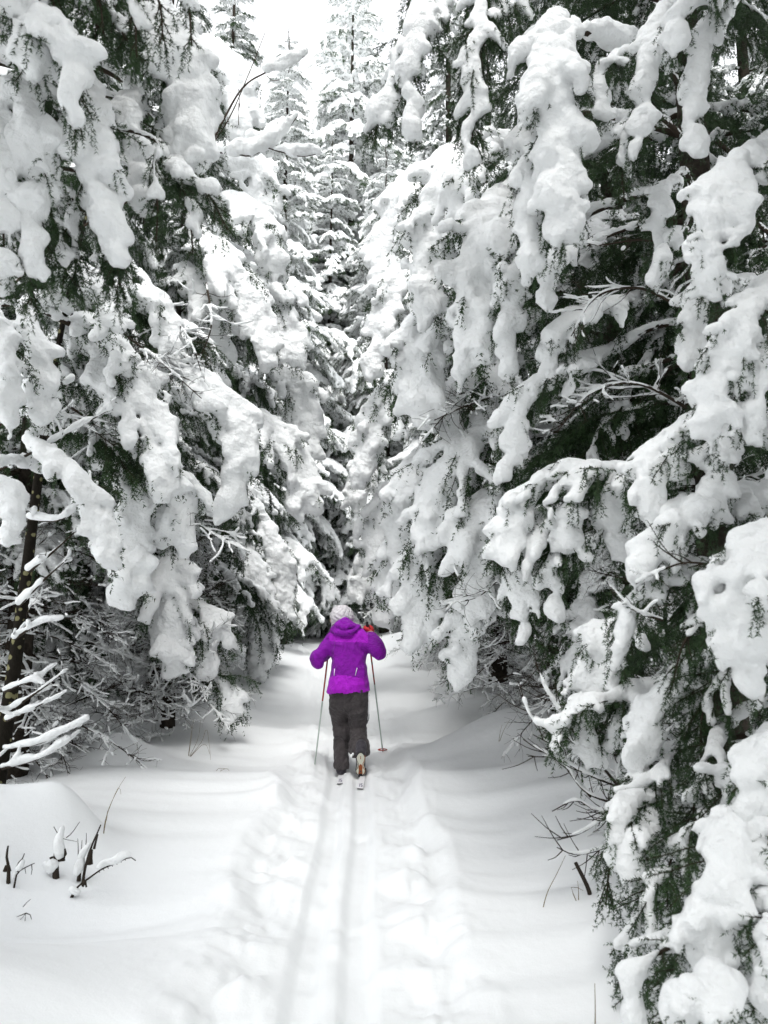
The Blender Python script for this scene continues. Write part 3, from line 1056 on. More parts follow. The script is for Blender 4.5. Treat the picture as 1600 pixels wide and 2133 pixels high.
R_ = RC
hero(R_, 5.6, 110, [(1000, 290, .6), (940, 350), (905, 470), (895, 650)], thick=.085)
hero(R_, 5.2, 90, [(1040, 310, .5), (990, 340), (960, 400), (970, 470)], thick=.05)
hero(R_, 6.0, 95, [(960, 620, .6), (895, 660), (880, 750), (885, 860)], thick=.095, fill=1.2)
hero(R_, 6.2, 130, [(1080, 850, .5), (1000, 900), (930, 970), (900, 1090)], thick=.075)
hero(R_, 7.0, 60, [(920, 950, .7), (860, 985), (840, 1080), (838, 1190)], thick=.09, fill=1.2)
hero(R_, 6.6, 100, [(980, 1060, .6), (920, 1090), (890, 1180), (880, 1310)], thick=.05, comb=2)
hero(R_, 6.4, 110, [(1060, 760, .6), (990, 790), (950, 830), (930, 900)], thick=.06)
hero(R_, 6.0, 80, [(1060, 1010, .5), (1010, 1050), (990, 1130), (990, 1260)], thick=.04, comb=2)
hero(R_, 7.2, 70, [(900, 1100, .5), (840, 1130), (815, 1190), (805, 1240)], thick=.05)
hero(R_, 6.3, 70, [(1050, 1230, .4), (990, 1260), (965, 1320), (955, 1400)], thick=.045)
R_ = RD
hero(R_, 8.5, 60, [(920, 340, .6), (850, 380), (810, 480), (790, 600)], thick=.07)
hero(R_, 8.3, 60, [(930, 520, .6), (850, 560), (800, 650), (775, 770)], thick=.065)
hero(R_, 8.6, 60, [(900, 750, .6), (830, 800), (780, 880), (755, 1000)], thick=.07)
hero(R_, 9.0, 70, [(900, 960, .6), (830, 1010), (790, 1090), (775, 1170)], thick=.06)
hero(R_, 8.8, 50, [(880, 1130, .6), (830, 1170), (810, 1230), (800, 1290)], thick=.05)
R_ = RE
hero(R_, 12, 60, [(860, 780, .6), (810, 830), (770, 930), (735, 1050)], thick=.08)
hero(R_, 12, 60, [(850, 1040, .6), (800, 1100), (765, 1170), (745, 1240)], thick=.08)

# --- left side, nearest first
LA = hero_tree(-2.25, 3.0, 12, 1.5, 'nearest spruce at the upper left with large soft snow slabs hanging in shade', base=2.6, seed=11,
               azf=lambda a, z: (a > 1.0 or a < -2.0 or z > 4.5), dead=False, clear=1.0, key=('inner', 'inner', 'drape'), nocull=True)
LB = hero_tree(-2.62, 5.3, 4.8, 1.6, 'leaning tree with a lichen-spotted dark trunk and snowy bare limbs at the left edge', base=3.3, seed=12, lean=(0.45, 0.15),
               azf=lambda a, z: (a > 1.0 or a < -2.4), rtrunk=.06, key=('sparse', 'inner'), dead=False, clear=1.2, top=False)
LC = hero_tree(-2.45, 8.9, 8, 1.6, 'small spruce with a mossy stem and one round snow-capped bough left of the path', base=2.4, seed=13, clear=0.9, rtrunk=.075)
LD = hero_tree(-3.3, 7.0, 11, 2.2, 'spruce between the leaning trunk and the mossy stem with long arching snow limbs', base=2.0, seed=14, clear=0.9)
LE = hero_tree(-3.2, 10.6, 12, 2.5, 'broad left spruce with rounded snow humps high beside the clearing', base=1.6, seed=15, clear=0.7)
LF = hero_tree(-3.4, 13.6, 12, 2.2, 'left spruce standing over the edge of the open clearing', base=1.0, seed=16, clear=0.7)

# lichen on the leaning trunk
M_LICHEN, t_, b_ = new_mat('lichen_bark', (0.05, 0.04, 0.03), 0.95, 0.1)
co_ = t_.nodes.new('ShaderNodeTexCoord').outputs['Object']
v_ = t_.nodes.new('ShaderNodeTexVoronoi'); v_.inputs['Scale'].default_value = 16
t_.links.new(co_, v_.inputs['Vector'])
n_ = nz_node(t_, 6, 4, 0.6, co_)
mx_ = t_.nodes.new('ShaderNodeMath'); mx_.operation = 'ADD'
t_.links.new(v_.outputs['Distance'], mx_.inputs[0]); t_.links.new(n_.outputs['Fac'], mx_.inputs[1])
t_.links.new(ramp(t_, mx_.outputs[0], (0.20, 0.19, 0.10), (0.014, 0.012, 0.009), 0.74, 0.80), b_.inputs['Base Color'])
bump_node(t_, b_, nz_node(t_, 22, 5, 0.7, co_).outputs['Fac'], 0.8, 0.02)
for ch_ in LB[0].children:
    if ch_.name.startswith('trunk'):
        ch_.data.materials[0] = M_LICHEN
L_ = LA
LA_ = LA
for x0, y0, x1, y1, yy in [(60, -40, 130, 60, 2.6), (230, 40, 300, 130, 2.75), (170, -20, 215, 80, 2.75), (330, 300, 300, 420, 3.1), (240, 520, 250, 600, 2.9), (120, 470, 140, 580, 2.85)]:
    hero(L_, yy, 90, [(x0 - 30, y0 - 70, .2), (x0, y0 - 20, .1), ((x0 + x1) / 2, (y0 + y1) / 2), (x1, y1)], out=(.3, -1, 0), thick=.02, cover=.3, fill=.2, comb=4)
LO = (.3, -1, 0)
hero(L_, 2.7, 130, [(40, 130, .2), (60, 230), (65, 380), (75, 565)], out=LO, thick=.062)
hero(L_, 2.8, 110, [(150, 170, .3), (190, 260), (215, 400), (245, 550)], out=LO, thick=.058)
hero(L_, 2.65, 80, [(-40, 200, .2), (0, 300), (5, 420), (10, 560)], out=LO, thick=.05)
hero(L_, 2.5, 120, [(20, 20, .2), (100, 70), (150, 150), (165, 260)], out=LO, thick=.055)
hero(L_, 3.2, 160, [(290, 10, .4), (350, 80), (390, 200), (400, 350)], out=LO, thick=.085)
hero(L_, 3.1, 90, [(260, 170, .3), (270, 240), (290, 340), (300, 470)], out=LO, thick=.045, cover=.8, comb=2)
hero(L_, 3.0, 70, [(320, 330, .3), (370, 360), (430, 400), (475, 480)], out=LO, thick=.04, comb=2.5, cover=.8)
hero(L_, 3.0, 60, [(330, 350, .3), (375, 385), (395, 440), (402, 530)], out=LO, thick=.02, comb=3, cover=.4)
for x0, x1, yb in [(150, 215, 70), (215, 285, 120), (280, 340, 85), (350, 400, 95), (90, 120, 60), (20, 60, 90)]:
    hero(L_, 2.55, 60, [(x0 - 40, -120, .1), (x0, -70), (x1 - 10, 0), (x1, yb)], out=LO, thick=.024, cover=.4, comb=4)
hero(L_, 2.5, 110, [(-60, -60, .1), (10, -20), (50, 50), (60, 150)], out=LO, thick=.05)
for px_, py_ in [(60, 560), (150, 540), (230, 520), (10, 540), (320, 430)]:
    hero(L_, 2.9, 60, [(px_ - 20, py_ - 150), (px_, py_ - 80), (px_ + 8, py_), (px_ + 5, py_ + 75)], out=LO, thick=.018, cover=.4, comb=3.5, fill=.3)

L_ = LD
hero(L_, 5.8, 100, [(120, 690, .2), (220, 750), (295, 840), (325, 930), (350, 1010)], out=LO, thick=.07)
hero(L_, 6.2, 60, [(300, 770, .3), (400, 790), (470, 850), (505, 910), (495, 1000), (475, 1080)], out=LO, thick=.085)
hero(L_, 6.2, 80, [(290, 960, .3), (345, 990), (365, 1050), (370, 1130)], out=LO, thick=.1, fill=1.2)
hero(L_, 6.0, 60, [(230, 980, .3), (270, 1010), (275, 1090), (260, 1200)], out=LO, thick=.055)
hero(L_, 6.0, 80, [(190, 1080, .3), (240, 1120), (265, 1170), (260, 1230)], out=LO, thick=.05)
hero(L_, 6.0, 60, [(150, 600, .3), (250, 600), (320, 640), (350, 720)], out=LO, thick=.05)
hero(L_, 5.6, 60, [(60, 660, .3), (170, 670), (240, 720), (250, 800)], out=LO, thick=.045, cover=.8)
L_ = LB
hero(L_, 4.9, 80, [(60, 640, .1), (60, 700), (75, 770), (80, 860)], out=LO, thick=.06)
hero(L_, 4.7, 70, [(-20, 640, .1), (10, 700), (25, 780), (20, 870)], out=LO, thick=.05)
hero(L_, 4.9, 60, [(60, 920, .1), (130, 970), (190, 1040), (235, 1190)], out=LO, thick=.05, cover=.8)
hero(L_, 4.6, 60, [(-40, 980, .1), (0, 1010), (20, 1060), (25, 1110)], out=LO, thick=.05)
hero(L_, 5.2, 60, [(80, 560, .2), (160, 560), (210, 600), (230, 680)], out=LO, thick=.045)
for (a_, b_, c_) in [((-60, 1010), (90, 930), (235, 850)), ((60, 1190), (110, 1150), (165, 1100)), ((40, 1260), (90, 1210), (140, 1165)), ((30, 1330), (80, 1300), (130, 1290)),
                     ((20, 1480), (80, 1440), (140, 1395)), ((15, 1500), (70, 1475), (120, 1450)), ((10, 1560), (90, 1545), (180, 1500)), ((5, 1600), (80, 1580), (140, 1545)),
                     ((10, 1440), (60, 1420), (90, 1425)), ((60, 1080), (130, 1080), (200, 1010)), ((-40, 900), (60, 860), (150, 790))]:
    hero_dead(L_, 5.05, 70, [(a_[0], a_[1], .1), b_, c_], rs=.0125, h=.0095, twig_sp=.16, nsub=.2, wood=.014, lift=.8, snow=1.1)
L_ = LC
hero(L_, 8.0, 85, [(350, 1150, .4), (352, 1190), (352, 1250), (357, 1335)], out=(0, -1, 0), thick=.085)
hero(L_, 8.0, 50, [(360, 1300, .4), (362, 1330), (368, 1380)], out=(0, -1, 0), thick=.045)
hero(L_, 8.2, 60, [(330, 1010, .4), (300, 1060), (270, 1120), (240, 1190)], out=(-.3, -1, 0), thick=.06)
hero(L_, 8.4, 50, [(380, 1240, .4), (425, 1280), (445, 1330), (430, 1400)], out=LO, thick=.05)
hero(L_, 8.6, 45, [(400, 1400, .3), (440, 1410), (470, 1440), (490, 1490)], out=LO, thick=.012, cover=.3, comb=2)
for a_, b_, c_, w_ in [((350, 1330), (270, 1290), (180, 1250), 170), ((350, 1400), (270, 1370), (170, 1330), 170), ((350, 1450), (290, 1440), (200, 1400), 170), ((350, 1500), (270, 1500), (190, 1480), 150),
                       ((350, 1270), (290, 1220), (220, 1180), 150), ((355, 1420), (400, 1390), (450, 1340), 120), ((355, 1480), (400, 1470), (440, 1430), 90), ((350, 1530), (300, 1540), (240, 1570), 90),
                       ((340, 1480), (260, 1420), (150, 1370), 150), ((355, 1360), (420, 1330), (480, 1290), 120)]:
    hero_dead(L_, 8.3, w_, [(a_[0], a_[1], .4), b_, c_], rs=.010, h=.009, twig_sp=.045, nsub=.045, lift=.6, snow=.6)
L_ = LE
hero(L_, 8.0, 95, [(400, 490, .6), (460, 530), (520, 620), (550, 740)], out=LO, thick=.09)
hero(L_, 8.6, 90, [(470, 520, .6), (530, 560), (580, 630), (610, 740)], out=LO, thick=.085, comb=2)
hero(L_, 8.4, 95, [(460, 420, .6), (520, 440), (550, 490), (565, 545)], out=LO, thick=.11)
hero(L_, 8.8, 85, [(470, 320, .6), (520, 340), (545, 390), (555, 440)], out=LO, thick=.11)
hero(L_, 8.2, 85, [(400, 100, .6), (450, 110), (490, 180), (505, 290)], out=LO, thick=.09)
hero(L_, 8.6, 90, [(500, 870, .6), (560, 890), (610, 950), (635, 1050)], out=LO, thick=.095)
hero(L_, 9.2, 70, [(530, 740, .6), (590, 770), (625, 840), (650, 940)], out=LO, thick=.08)
hero(L_, 8.3, 70, [(380, 560, .6), (420, 600), (450, 680), (455, 780)], out=LO, thick=.07)
hero(L_, 8.2, 70, [(330, 650, .6), (360, 700), (370, 780), (365, 880)], out=LO, thick=.07)
L_ = LF
hero(L_, 12.5, 55, [(505, 1140, .4), (530, 1180), (540, 1290), (535, 1400)], out=LO, thick=.12, h=.025)
hero(L_, 12.8, 50, [(530, 1080, .4), (565, 1120), (585, 1200), (590, 1290)], out=LO, thick=.12, h=.025)

for p3, w3, Y3 in [([(250, 690, .3), (330, 750), (420, 830)], 200, 5.9), ([(320, 610, .3), (390, 700), (425, 790)], 150, 6.0), ([(430, 590, .3), (440, 680), (405, 770)], 120, 6.1),
                   ([(150, 850, .3), (230, 900), (330, 920)], 200, 5.9), ([(380, 1050, .3), (440, 1110), (520, 1150)], 170, 6.2), ([(60, 850, .3), (150, 870), (240, 930)], 200, 5.6)]:
    hero_dead(LD, Y3, w3, p3, rs=.006, h=.0085, twig_sp=.06, nsub=.06, snow=.45, lift=.3)
for p3, w3, Y3 in [([(1040, 820, .3), (960, 850), (885, 885)], 130, 5.8), ([(1000, 800, .3), (940, 850), (880, 920)], 120, 5.9), ([(1060, 1180, .3), (1000, 1240), (920, 1260)], 160, 5.8),
                   ([(1080, 1400, .3), (1000, 1430), (900, 1460)], 150, 8.0), ([(1090, 1330, .3), (1010, 1350), (940, 1390)], 170, 7.6)]:
    hero_dead(RC, Y3, w3, p3, rs=.006, h=.0085, twig_sp=.06, nsub=.06, snow=.45, lift=.2)
hero_dead(RA, 3.0, 150, [(1510, 1180, .1), (1430, 1172), (1370, 1192), (1325, 1216)], rs=.005, h=.007, twig_sp=.07, snow=.3, needle=(240, .014, .003), wood=.005)
hero_dead(RA, 3.0, 90, [(1380, 1292, .1), (1320, 1270), (1272, 1222)], rs=.005, h=.007, twig_sp=.08, snow=.3, wood=.006)

# --- second row and the far trees
G2 = None
spruce(-5.4, 5.6, 13, 2.4, 'spruce half hidden behind the leaning lichen-spotted trunk', seed=21, base=.9, margin=250)
spruce(-5.6, 8.6, 14, 2.5, 'second-row spruce left of the small mossy-stemmed spruce', seed=22, base=.8, margin=250)
spruce(-5.2, 12, 15, 2.6, 'tall second-row spruce behind the broad left spruce', seed=23, base=.8, margin=250, key=('drape', 'sparse'))
spruce(-3.6, 16.8, 17, 2.4, 'tall left spruce whose dark top boughs overhang the pale sky gap', seed=24, base=.9, key=('drape', 'far', 'sparse'), clear=.9)
spruce(4.6, 5.6, 12, 2.3, 'second-row spruce in the dark behind the nearest right-hand spruces', seed=31, base=.8, margin=250)
spruce(4.4, 8.6, 13, 2.4, 'second-row spruce behind the one with pale rounded snow pillows', seed=32, base=.8, margin=250)
spruce(3.9, 12, 14, 2.4, 'second-row spruce behind the slimmer right-hand spruce', seed=33, base=.8, margin=250)
spruce(2.25, 15.2, 12, 1.9, 'right-hand spruce rising from the rounded drift beyond the skier', seed=34, base=.8, key=('drape', 'far'), clear=.8)
spruce(1.5, 19.5, 11, 1.8, 'low-branched spruce at the far right end of the clearing', seed=35, base=.6, key=('far', 'drape'), clear=.8)
FAR = ('far',)
spruce(-2.1, 22.5, 10, 1.9, 'dark-trunked spruce at the end of the clearing above the skier', seed=41, base=1.5, key=FAR, clear=.0)
spruce(-1.15, 26, 24.5, 3.7, 'tallest far spruce standing dark against the sky gap', seed=42, base=1.2, key=FAR, per=6, dz=.62, clear=0, fpow=.55)
spruce(-3.0, 24.5, 17.5, 3.1, 'far spruce with a bare leader shoot against the sky', seed=43, base=1, key=FAR, per=6, dz=.40, clear=0, fpow=.55)
spruce(-0.1, 24, 14, 2.3, 'far spruce closing the path straight behind the skier', seed=44, base=.8, key=FAR, per=6, dz=.40, clear=0, fpow=.55)
spruce(0.9, 29, 20.5, 3.2, 'far spruce between the tallest one and the right-hand wall of trees', seed=45, base=1, key=FAR, per=6, dz=.43, clear=0, fpow=.55)
spruce(-4.7, 21.5, 18, 2.5, 'far left spruce beyond the end of the clearing', seed=46, base=1, key=FAR, per=6, dz=.40, clear=0, fpow=.55)
spruce(-6.2, 28, 21, 2.8, 'back-row spruce glimpsed between the left trees', seed=47, base=2, key=FAR, per=6, dz=.55, clear=0)
spruce(3.2, 24, 19, 2.6, 'back-row spruce behind the low-branched one on the right', seed=48, base=2, key=FAR, per=6, dz=.5, clear=0)
spruce(-2.3, 33, 23, 3.0, 'rearmost spruce filling the gap left of the tallest one', seed=49, base=2, key=FAR, per=6, dz=.6, clear=0)
spruce(-1.3, 21.0, 6.5, 1.5, 'young spruce crouched in the dark gap at the path end', seed=50, base=.4, key=FAR, per=6, dz=.36, clear=0, fpow=.55)
spruce(-3.7, 18.2, 12.5, 2.3, 'heaped left spruce just short of the far bend of the path', seed=51, base=.9, key=FAR, per=6, dz=.38, clear=.4, fpow=.6)
spruce(-1.7, 23.5, 15.5, 2.6, 'far spruce left of the dark path gap with snow on every tier', seed=52, base=.9, key=FAR, per=6, dz=.40, clear=0, fpow=.55)
spruce(.3, 26.5, 18.5, 2.8, 'far spruce right of the dark path gap with thinly covered tiers', seed=53, base=.9, key=FAR, per=6, dz=.40, clear=0, fpow=.55)
spruce(-3.9, 26.5, 20, 2.8, 'far spruce rising behind the heaped left spruce', seed=54, base=1.5, key=FAR, per=6, dz=.43, clear=0, fpow=.55)
spruce(-2.75, 20.2, 11.5, 2.3, 'bushy far spruce over the left end of the clearing', seed=55, base=1.4, key=FAR, per=6, dz=.38, clear=0, fpow=.5)
spruce(-.55, 22.2, 10.5, 2.2, 'bushy far spruce over the right side of the dark path gap', seed=56, base=1.2, key=FAR, per=6, dz=.38, clear=0, fpow=.5)
spruce(-1.75, 25.2, 13, 2.4, 'stout far spruce in the middle of the gap with a blunt top', seed=57, base=1.6, key=FAR, per=6, dz=.38, clear=0, fpow=.45)
spruce(1.35, 14.6, 16, 1.7, 'tall right-hand spruce closing the sky beside the hanging needle tips', seed=58, base=3, key=('drape', 'sparse', 'far'), clear=.8)
spruce(-2.55, 18.8, 16.0, 2.3, 'snowy spruce left of the sky gap with its top just below the open sky', seed=59, base=2.5, key=FAR, per=6, dz=.38, clear=.3, fpow=.6)
spruce(.05, 20.6, 13.6, 2.2, 'snowy spruce right of the tallest far spruce, its top cutting the sky gap', seed=71, base=2.5, key=FAR, per=6, dz=.40, clear=.2, fpow=.55)
SHADE_SPRUCES = 'unseen spruces added to shade the foreground'  # unseen trees added around the camera to block skylight and darken the foreground
for k, (x_, y_, h_) in enumerate([(-2.9, -.6, 13), (3.0, -.4, 13), (-3.9, 1.6, 12), (4.2, 1.8, 12), (-2.1, .8, 14), (2.5, .6, 14), (-1.4, -2.4, 14), (1.7, -2.6, 14), (.2, -5.2, 15)]):
    spruce(x_, y_, h_, 2.5, 'unseen snowy spruce added around the viewpoint to shade the foreground', seed=60 + k, base=1.2 if k < 4 else 3.2, key=FAR, per=6 if k < 4 else 8, dz=.58, nocull=True, clear=.8, group=SHADE_SPRUCES, dead=False, outside=True)
print('trees', TRIS[0], NB[0], time.time() - T0)

print('HST:', len(HST), 'bough', sum(h[1] for h in HST), 'snow', sum(h[2] for h in HST), 'near', sum(h[1] for h in HST if h[0] < 5), sum(h[2] for h in HST if h[0] < 5))
# ------------------------------------------------------------------ the skier
def cloth(name, c0, c1, scale=420, bump=0.25, rough=0.7, fold=0.7):
    m, t, b = new_mat(name, c0, rough, 0.25)
    b.inputs['Sheen Weight'].default_value = 0.08
    co = t.nodes.new('ShaderNodeTexCoord').outputs['Object']
    n = nz_node(t, 26, 4, 0.6, co)
    t.links.new(ramp(t, n.outputs['Fac'], c0, c1, 0.3, 0.7), b.inputs['Base Color'])
    wv = nz_node(t, 9, 4, 0.6, co)
    wv.inputs['Distortion'].default_value = 1.6
    p = bump_node(t, b, wv.outputs['Fac'], fold, 0.06)
    bump_node(t, b, nz_node(t, scale, 2, 0.5, co).outputs['Fac'], bump, 0.002, p)
    return m


M_JACKET = cloth('purple_jacket_cloth', (0.18, 0.0003, 0.28), (0.24, 0.0006, 0.36))
M_PANEL = cloth('violet_panel_cloth', (0.34, 0.004, 0.48), (0.41, 0.008, 0.56))
M_HOOD = cloth('purple_hood_cloth', (0.20, 0.0006, 0.31), (0.28, 0.002, 0.42))
M_TROUSER = cloth('charcoal_trouser_cloth', (0.040, 0.034, 0.036), (0.066, 0.057, 0.058))
M_GLOVE = cloth('red_glove_cloth', (0.62, 0.035, 0.04), (0.72, 0.06, 0.06))
M_SKIN, _, b_ = new_mat('skin', (0.55, 0.36, 0.28), 0.55, 0.4)
M_HAIR, _, _ = new_mat('brown_hair', (0.06, 0.035, 0.02), 0.6, 0.4)
M_DARK, _, _ = new_mat('black_rubber', (0.012, 0.012, 0.013), 0.6, 0.3)
M_CREAM, _, _ = new_mat('cream_sole_rubber', (0.62, 0.62, 0.52), 0.6, 0.3)
M_RUST, _, _ = new_mat('rust_sole_rubber', (0.28, 0.075, 0.018), 0.55, 0.3)
M_WHITE, _, _ = new_mat('white_trim', (0.78, 0.78, 0.80), 0.5, 0.4)
M_BOOT = cloth('boot_cloth', (0.03, 0.028, 0.035), (0.06, 0.055, 0.065))
M_HAT, t_, b_ = new_mat('lilac_white_knit', (0.60, 0.53, 0.62), 0.9, 0.1)
co_ = t_.nodes.new('ShaderNodeTexCoord').outputs['Object']
w_ = t_.nodes.new('ShaderNodeTexWave')
w_.inputs['Scale'].default_value = 28
w_.inputs['Distortion'].default_value = 6
w_.inputs['Detail'].default_value = 2
t_.links.new(co_, w_.inputs['Vector'])
p_ = bump_node(t_, b_, w_.outputs['Fac'], 0.6, 0.015)
bump_node(t_, b_, nz_node(t_, 300, 2, 0.5, co_).outputs['Fac'], 0.4, 0.004, p_)
t_.links.new(ramp(t_, w_.outputs['Fac'], (0.66, 0.63, 0.66), (0.84, 0.81, 0.84)), b_.inputs['Base Color'])


def cap(p0, p1, r0, r1, step=0.35):
    p0, p1 = np.asarray(p0, float), np.asarray(p1, float)
    n = max(2, int(np.linalg.norm(p1 - p0) / (min(r0, r1) * step)) + 1)
    u = np.linspace(0, 1, n)[:, None]
    return np.hstack([p0 * (1 - u) + p1 * u, r0 * (1 - u) + r1 * u])


def row(y, xl, xr, r, Y):
    """A row of spheres between two picture columns at one height (a cross-section of a torso or hip)."""
    a, b = at(xl, y, Y), at(xr, y, Y)
    a = a + np.array([r, 0, 0]); b = b - np.array([r, 0, 0])
    u = np.linspace(0, 1, 5)[:, None]
    return np.hstack([a * (1 - u) + b * u, np.full((5, 1), r)])


def rows(spec, Y0):
    """Rows interpolated down a garment."""
    spec = np.asarray(spec, float)
    yy = np.arange(spec[0, 0], spec[-1, 0] + 0.1, 5)
    c = [np.interp(yy, spec[:, 0], spec[:, k]) for k in range(1, spec.shape[1])]
    return np.vstack([row(yy[i], c[0][i], c[1][i], c[2][i], c[3][i]) for i in range(len(yy))])


PY = 7.55
pg = np.array([*at(727, 1605, PY)[:2], 0.0])
skier = empty('person', pg, 'person seen from behind skiing away in purple hooded jacket, charcoal trousers and pale knitted hat', 'person')


def pmesh(name, sph, h, mat, parent=skier, keep=None, org=None, post=None, k=None, lump=0.0, ls=0.08, fine=0.0, seed=0):
    v, q = blob_mesh(sph, h, k=k, lump=lump, lump_scale=ls, fine=fine, seed=seed)
    if post is not None:
        v = post(v)
    if keep is not None:
        c = v[q].mean(1)
        q = q[keep(c)]
        used = np.unique(q)
        mp = np.full(len(v), -1); mp[used] = np.arange(len(used))
        v, q = v[used], mp[q]
    me = mesh_from(name, v - pg, None, q, [mat]); count(me)
    return link(name, me, parent)


J = lambda x, y, d=0.0: at(x, y, PY + d)
# joints
sh_l, el_l, ha_l = J(696, 1334, .08), J(660, 1374, .02), J(686, 1358, .36)
sh_r, el_r, ha_r = J(757, 1333, .08), J(787, 1357, -.04), J(770, 1318, .20)
hip_l, kn_l, an_l = J(706, 1458, .0), J(710, 1518, .12), J(711, 1594, .02)
hip_r, kn_r, an_r = J(745, 1460, .0), J(746, 1512, .10), J(748, 1572, -.16)
neck, head = J(717, 1312, .10), J(712, 1291, .16)

# one continuous body under the clothes: head with face, neck, trunk, limbs
body = [cap(head, head, .088, .088), cap(head + [0, .02, -.05], head + [0, .02, -.05], .07, .07), cap(neck, head, .05, .055)]
body += [rows([[1325, 698, 755, .075, PY + .08], [1390, 700, 754, .085, PY + .04], [1450, 692, 760, .10, PY]], 0)]
for a_, b_, c_ in ((sh_l, el_l, ha_l), (sh_r, el_r, ha_r)):
    body += [cap(a_, b_, .05, .042), cap(b_, c_, .042, .026)]
for a_, b_, c_ in ((hip_l, kn_l, an_l), (hip_r, kn_r, an_r)):
    body += [cap(a_, b_, .082, .055), cap(b_, c_, .055, .038)]
fc = head + np.array([0, .085, -.02])
body += [cap(fc + [0, .012, .005], fc + [0, .022, -.018], .011, .014), cap(fc + [-.022, -.004, -.045], fc + [.022, -.004, -.045], .012, .012),
         cap(fc + [0, -.012, -.075], fc + [0, -.012, -.075], .025, .025)]
for s_ in (-1, 1):
    body += [cap(head + [s_ * .088, .0, -.02], head + [s_ * .09, -.005, .012], .014, .016), cap(fc + [s_ * .033, -.014, .024], fc + [s_ * .033, -.014, .024], .014, .014)]
pmesh('body', np.vstack(body), .013, M_SKIN)
for s_ in (-1, 1):
    pmesh('eye', cap(fc + [s_ * .033, -.002, .022], fc + [s_ * .033, -.002, .022], .012, .012), .004, M_WHITE)

# jacket
jk = [rows([[1320, 697, 757, .070, PY + .09], [1330, 687, 766, .090, PY + .08], [1348, 687, 765, .105, PY + .06], [1372, 690, 763, .108, PY + .03], [1391, 691, 762, .108, PY + .01],
            [1408, 689, 762, .115, PY], [1424, 685, 764, .122, PY - .01], [1446, 683, 768, .125, PY - .01]], 0)]
jk += [cap(sh_l, el_l, .064, .055), cap(el_l, ha_l + (el_l - ha_l) * .12, .055, .043), cap(sh_r, el_r, .066, .057), cap(el_r, ha_r + (el_r - ha_r) * .18, .064, .044)]
# soft folds at elbows and armpits
for c_, r_ in ((el_l + [-.012, -.01, .02], .055), (el_l + [.02, 0, -.035], .05), (el_r + [.02, -.01, -.025], .055), (el_r + [.0, .02, .03], .05), (sh_l + [0, 0, -.05], .06), (sh_r + [0, 0, -.05], .06)):
    jk += [cap(c_, c_, r_, r_)]
jk = np.vstack(jk)
hem = at(727, 1440, PY)[2]
yoke_z, pan_z = at(727, 1337, PY)[2], at(727, 1407, PY)[2]
arm_x0, arm_x1 = at(686, 1337, PY)[0], at(766, 1337, PY)[0]
is_yoke = lambda c: (c[:, 2] > yoke_z + .006 * np.sin(c[:, 0] * 9)) & (c[:, 0] > arm_x0) & (c[:, 0] < arm_x1) & (c[:, 1] < PY + .2)
wav = lambda c: pan_z + 0.035 * sstep(.06, .16, c[:, 0] - at(740, 1400, PY)[0]) - 0.012 * np.sin((c[:, 0] + .3) * 16)
body_x = lambda c: (c[:, 0] > at(681, 1400, PY)[0]) & (c[:, 0] < at(771, 1400, PY)[0])
is_pan = lambda c: (c[:, 2] < wav(c)) & body_x(c)
hemz = lambda c: hem + .010 * (c[:, 0] - pg[0]) / .2 + 0.004 * np.sin(c[:, 0] * 40)
kw = dict(k=90, lump=.007, ls=.10, fine=.004, seed=21)
jacket = pmesh('jacket', jk, .0085, M_JACKET, keep=lambda c: ~is_yoke(c) & ~is_pan(c) & (c[:, 2] > hemz(c)), **kw)
pmesh('yoke', jk, .0085, M_PANEL, jacket, keep=lambda c: is_yoke(c), **kw)['label'] = 'brighter violet shoulder yoke'
pmesh('hem_panel', jk, .0085, M_PANEL, jacket, keep=lambda c: is_pan(c) & (c[:, 2] > hemz(c)), **kw)['label'] = 'brighter violet lower back panel'
# hood lying on the shoulders
hd = []
for x_, y_, d_, r_ in [(719, 1291, .03, .040), (712, 1299, .03, .052), (726, 1298, .03, .052), (705, 1306, .03, .052), (735, 1305, .03, .050), (719, 1306, .015, .062), (697, 1311, .05, .034), (744, 1307, .06, .036), (703, 1313, .02, .038), (712, 1315, .0, .036), (722, 1316, .0, .036), (732, 1314, .005, .038), (740, 1312, .03, .036)]:
    c_ = J(x_, y_ + (4 if y_ < 1300 else 2), d_)
    hd.append(cap(c_, c_, r_, r_))
# a rolled rim and a fold
rim = [J(695, 1310, .06), J(702, 1316, -.02), J(714, 1319, -.05), J(727, 1318, -.05), J(738, 1313, -.02), J(747, 1306, .05)]
rim = resample(rim, .012); hd.append(np.hstack([rim, np.full((len(rim), 1), .024)]))
fold = resample([J(700, 1304, .0), J(708, 1304, -.035), J(717, 1308, -.055), J(726, 1304, -.05), J(738, 1303, -.02)], .012)
hd.append(np.hstack([fold, np.full((len(fold), 1), .017)]))
fold2 = resample([J(708, 1298, -.005), J(716, 1296, -.022), J(727, 1299, -.022), J(734, 1304, -.015)], .012)
hd.append(np.hstack([fold2, np.full((len(fold2), 1), .013)]))
pmesh('hood', np.vstack(hd), .0065, M_HOOD, jacket, k=150, lump=.004, ls=.05, seed=4)
for pa, pb in (((697, 1393), (696, 1407)), ((744, 1391), (740, 1407))):
    a, b = at(*pa, PY - .128), at(*pb, PY - .135)
    ar = Arr(); tube(ar, np.array([a, b]) - pg, .0035, .0035, 6)
    link('pocket_zip', ar.mesh('pocket_zip', [M_WHITE]), jacket)

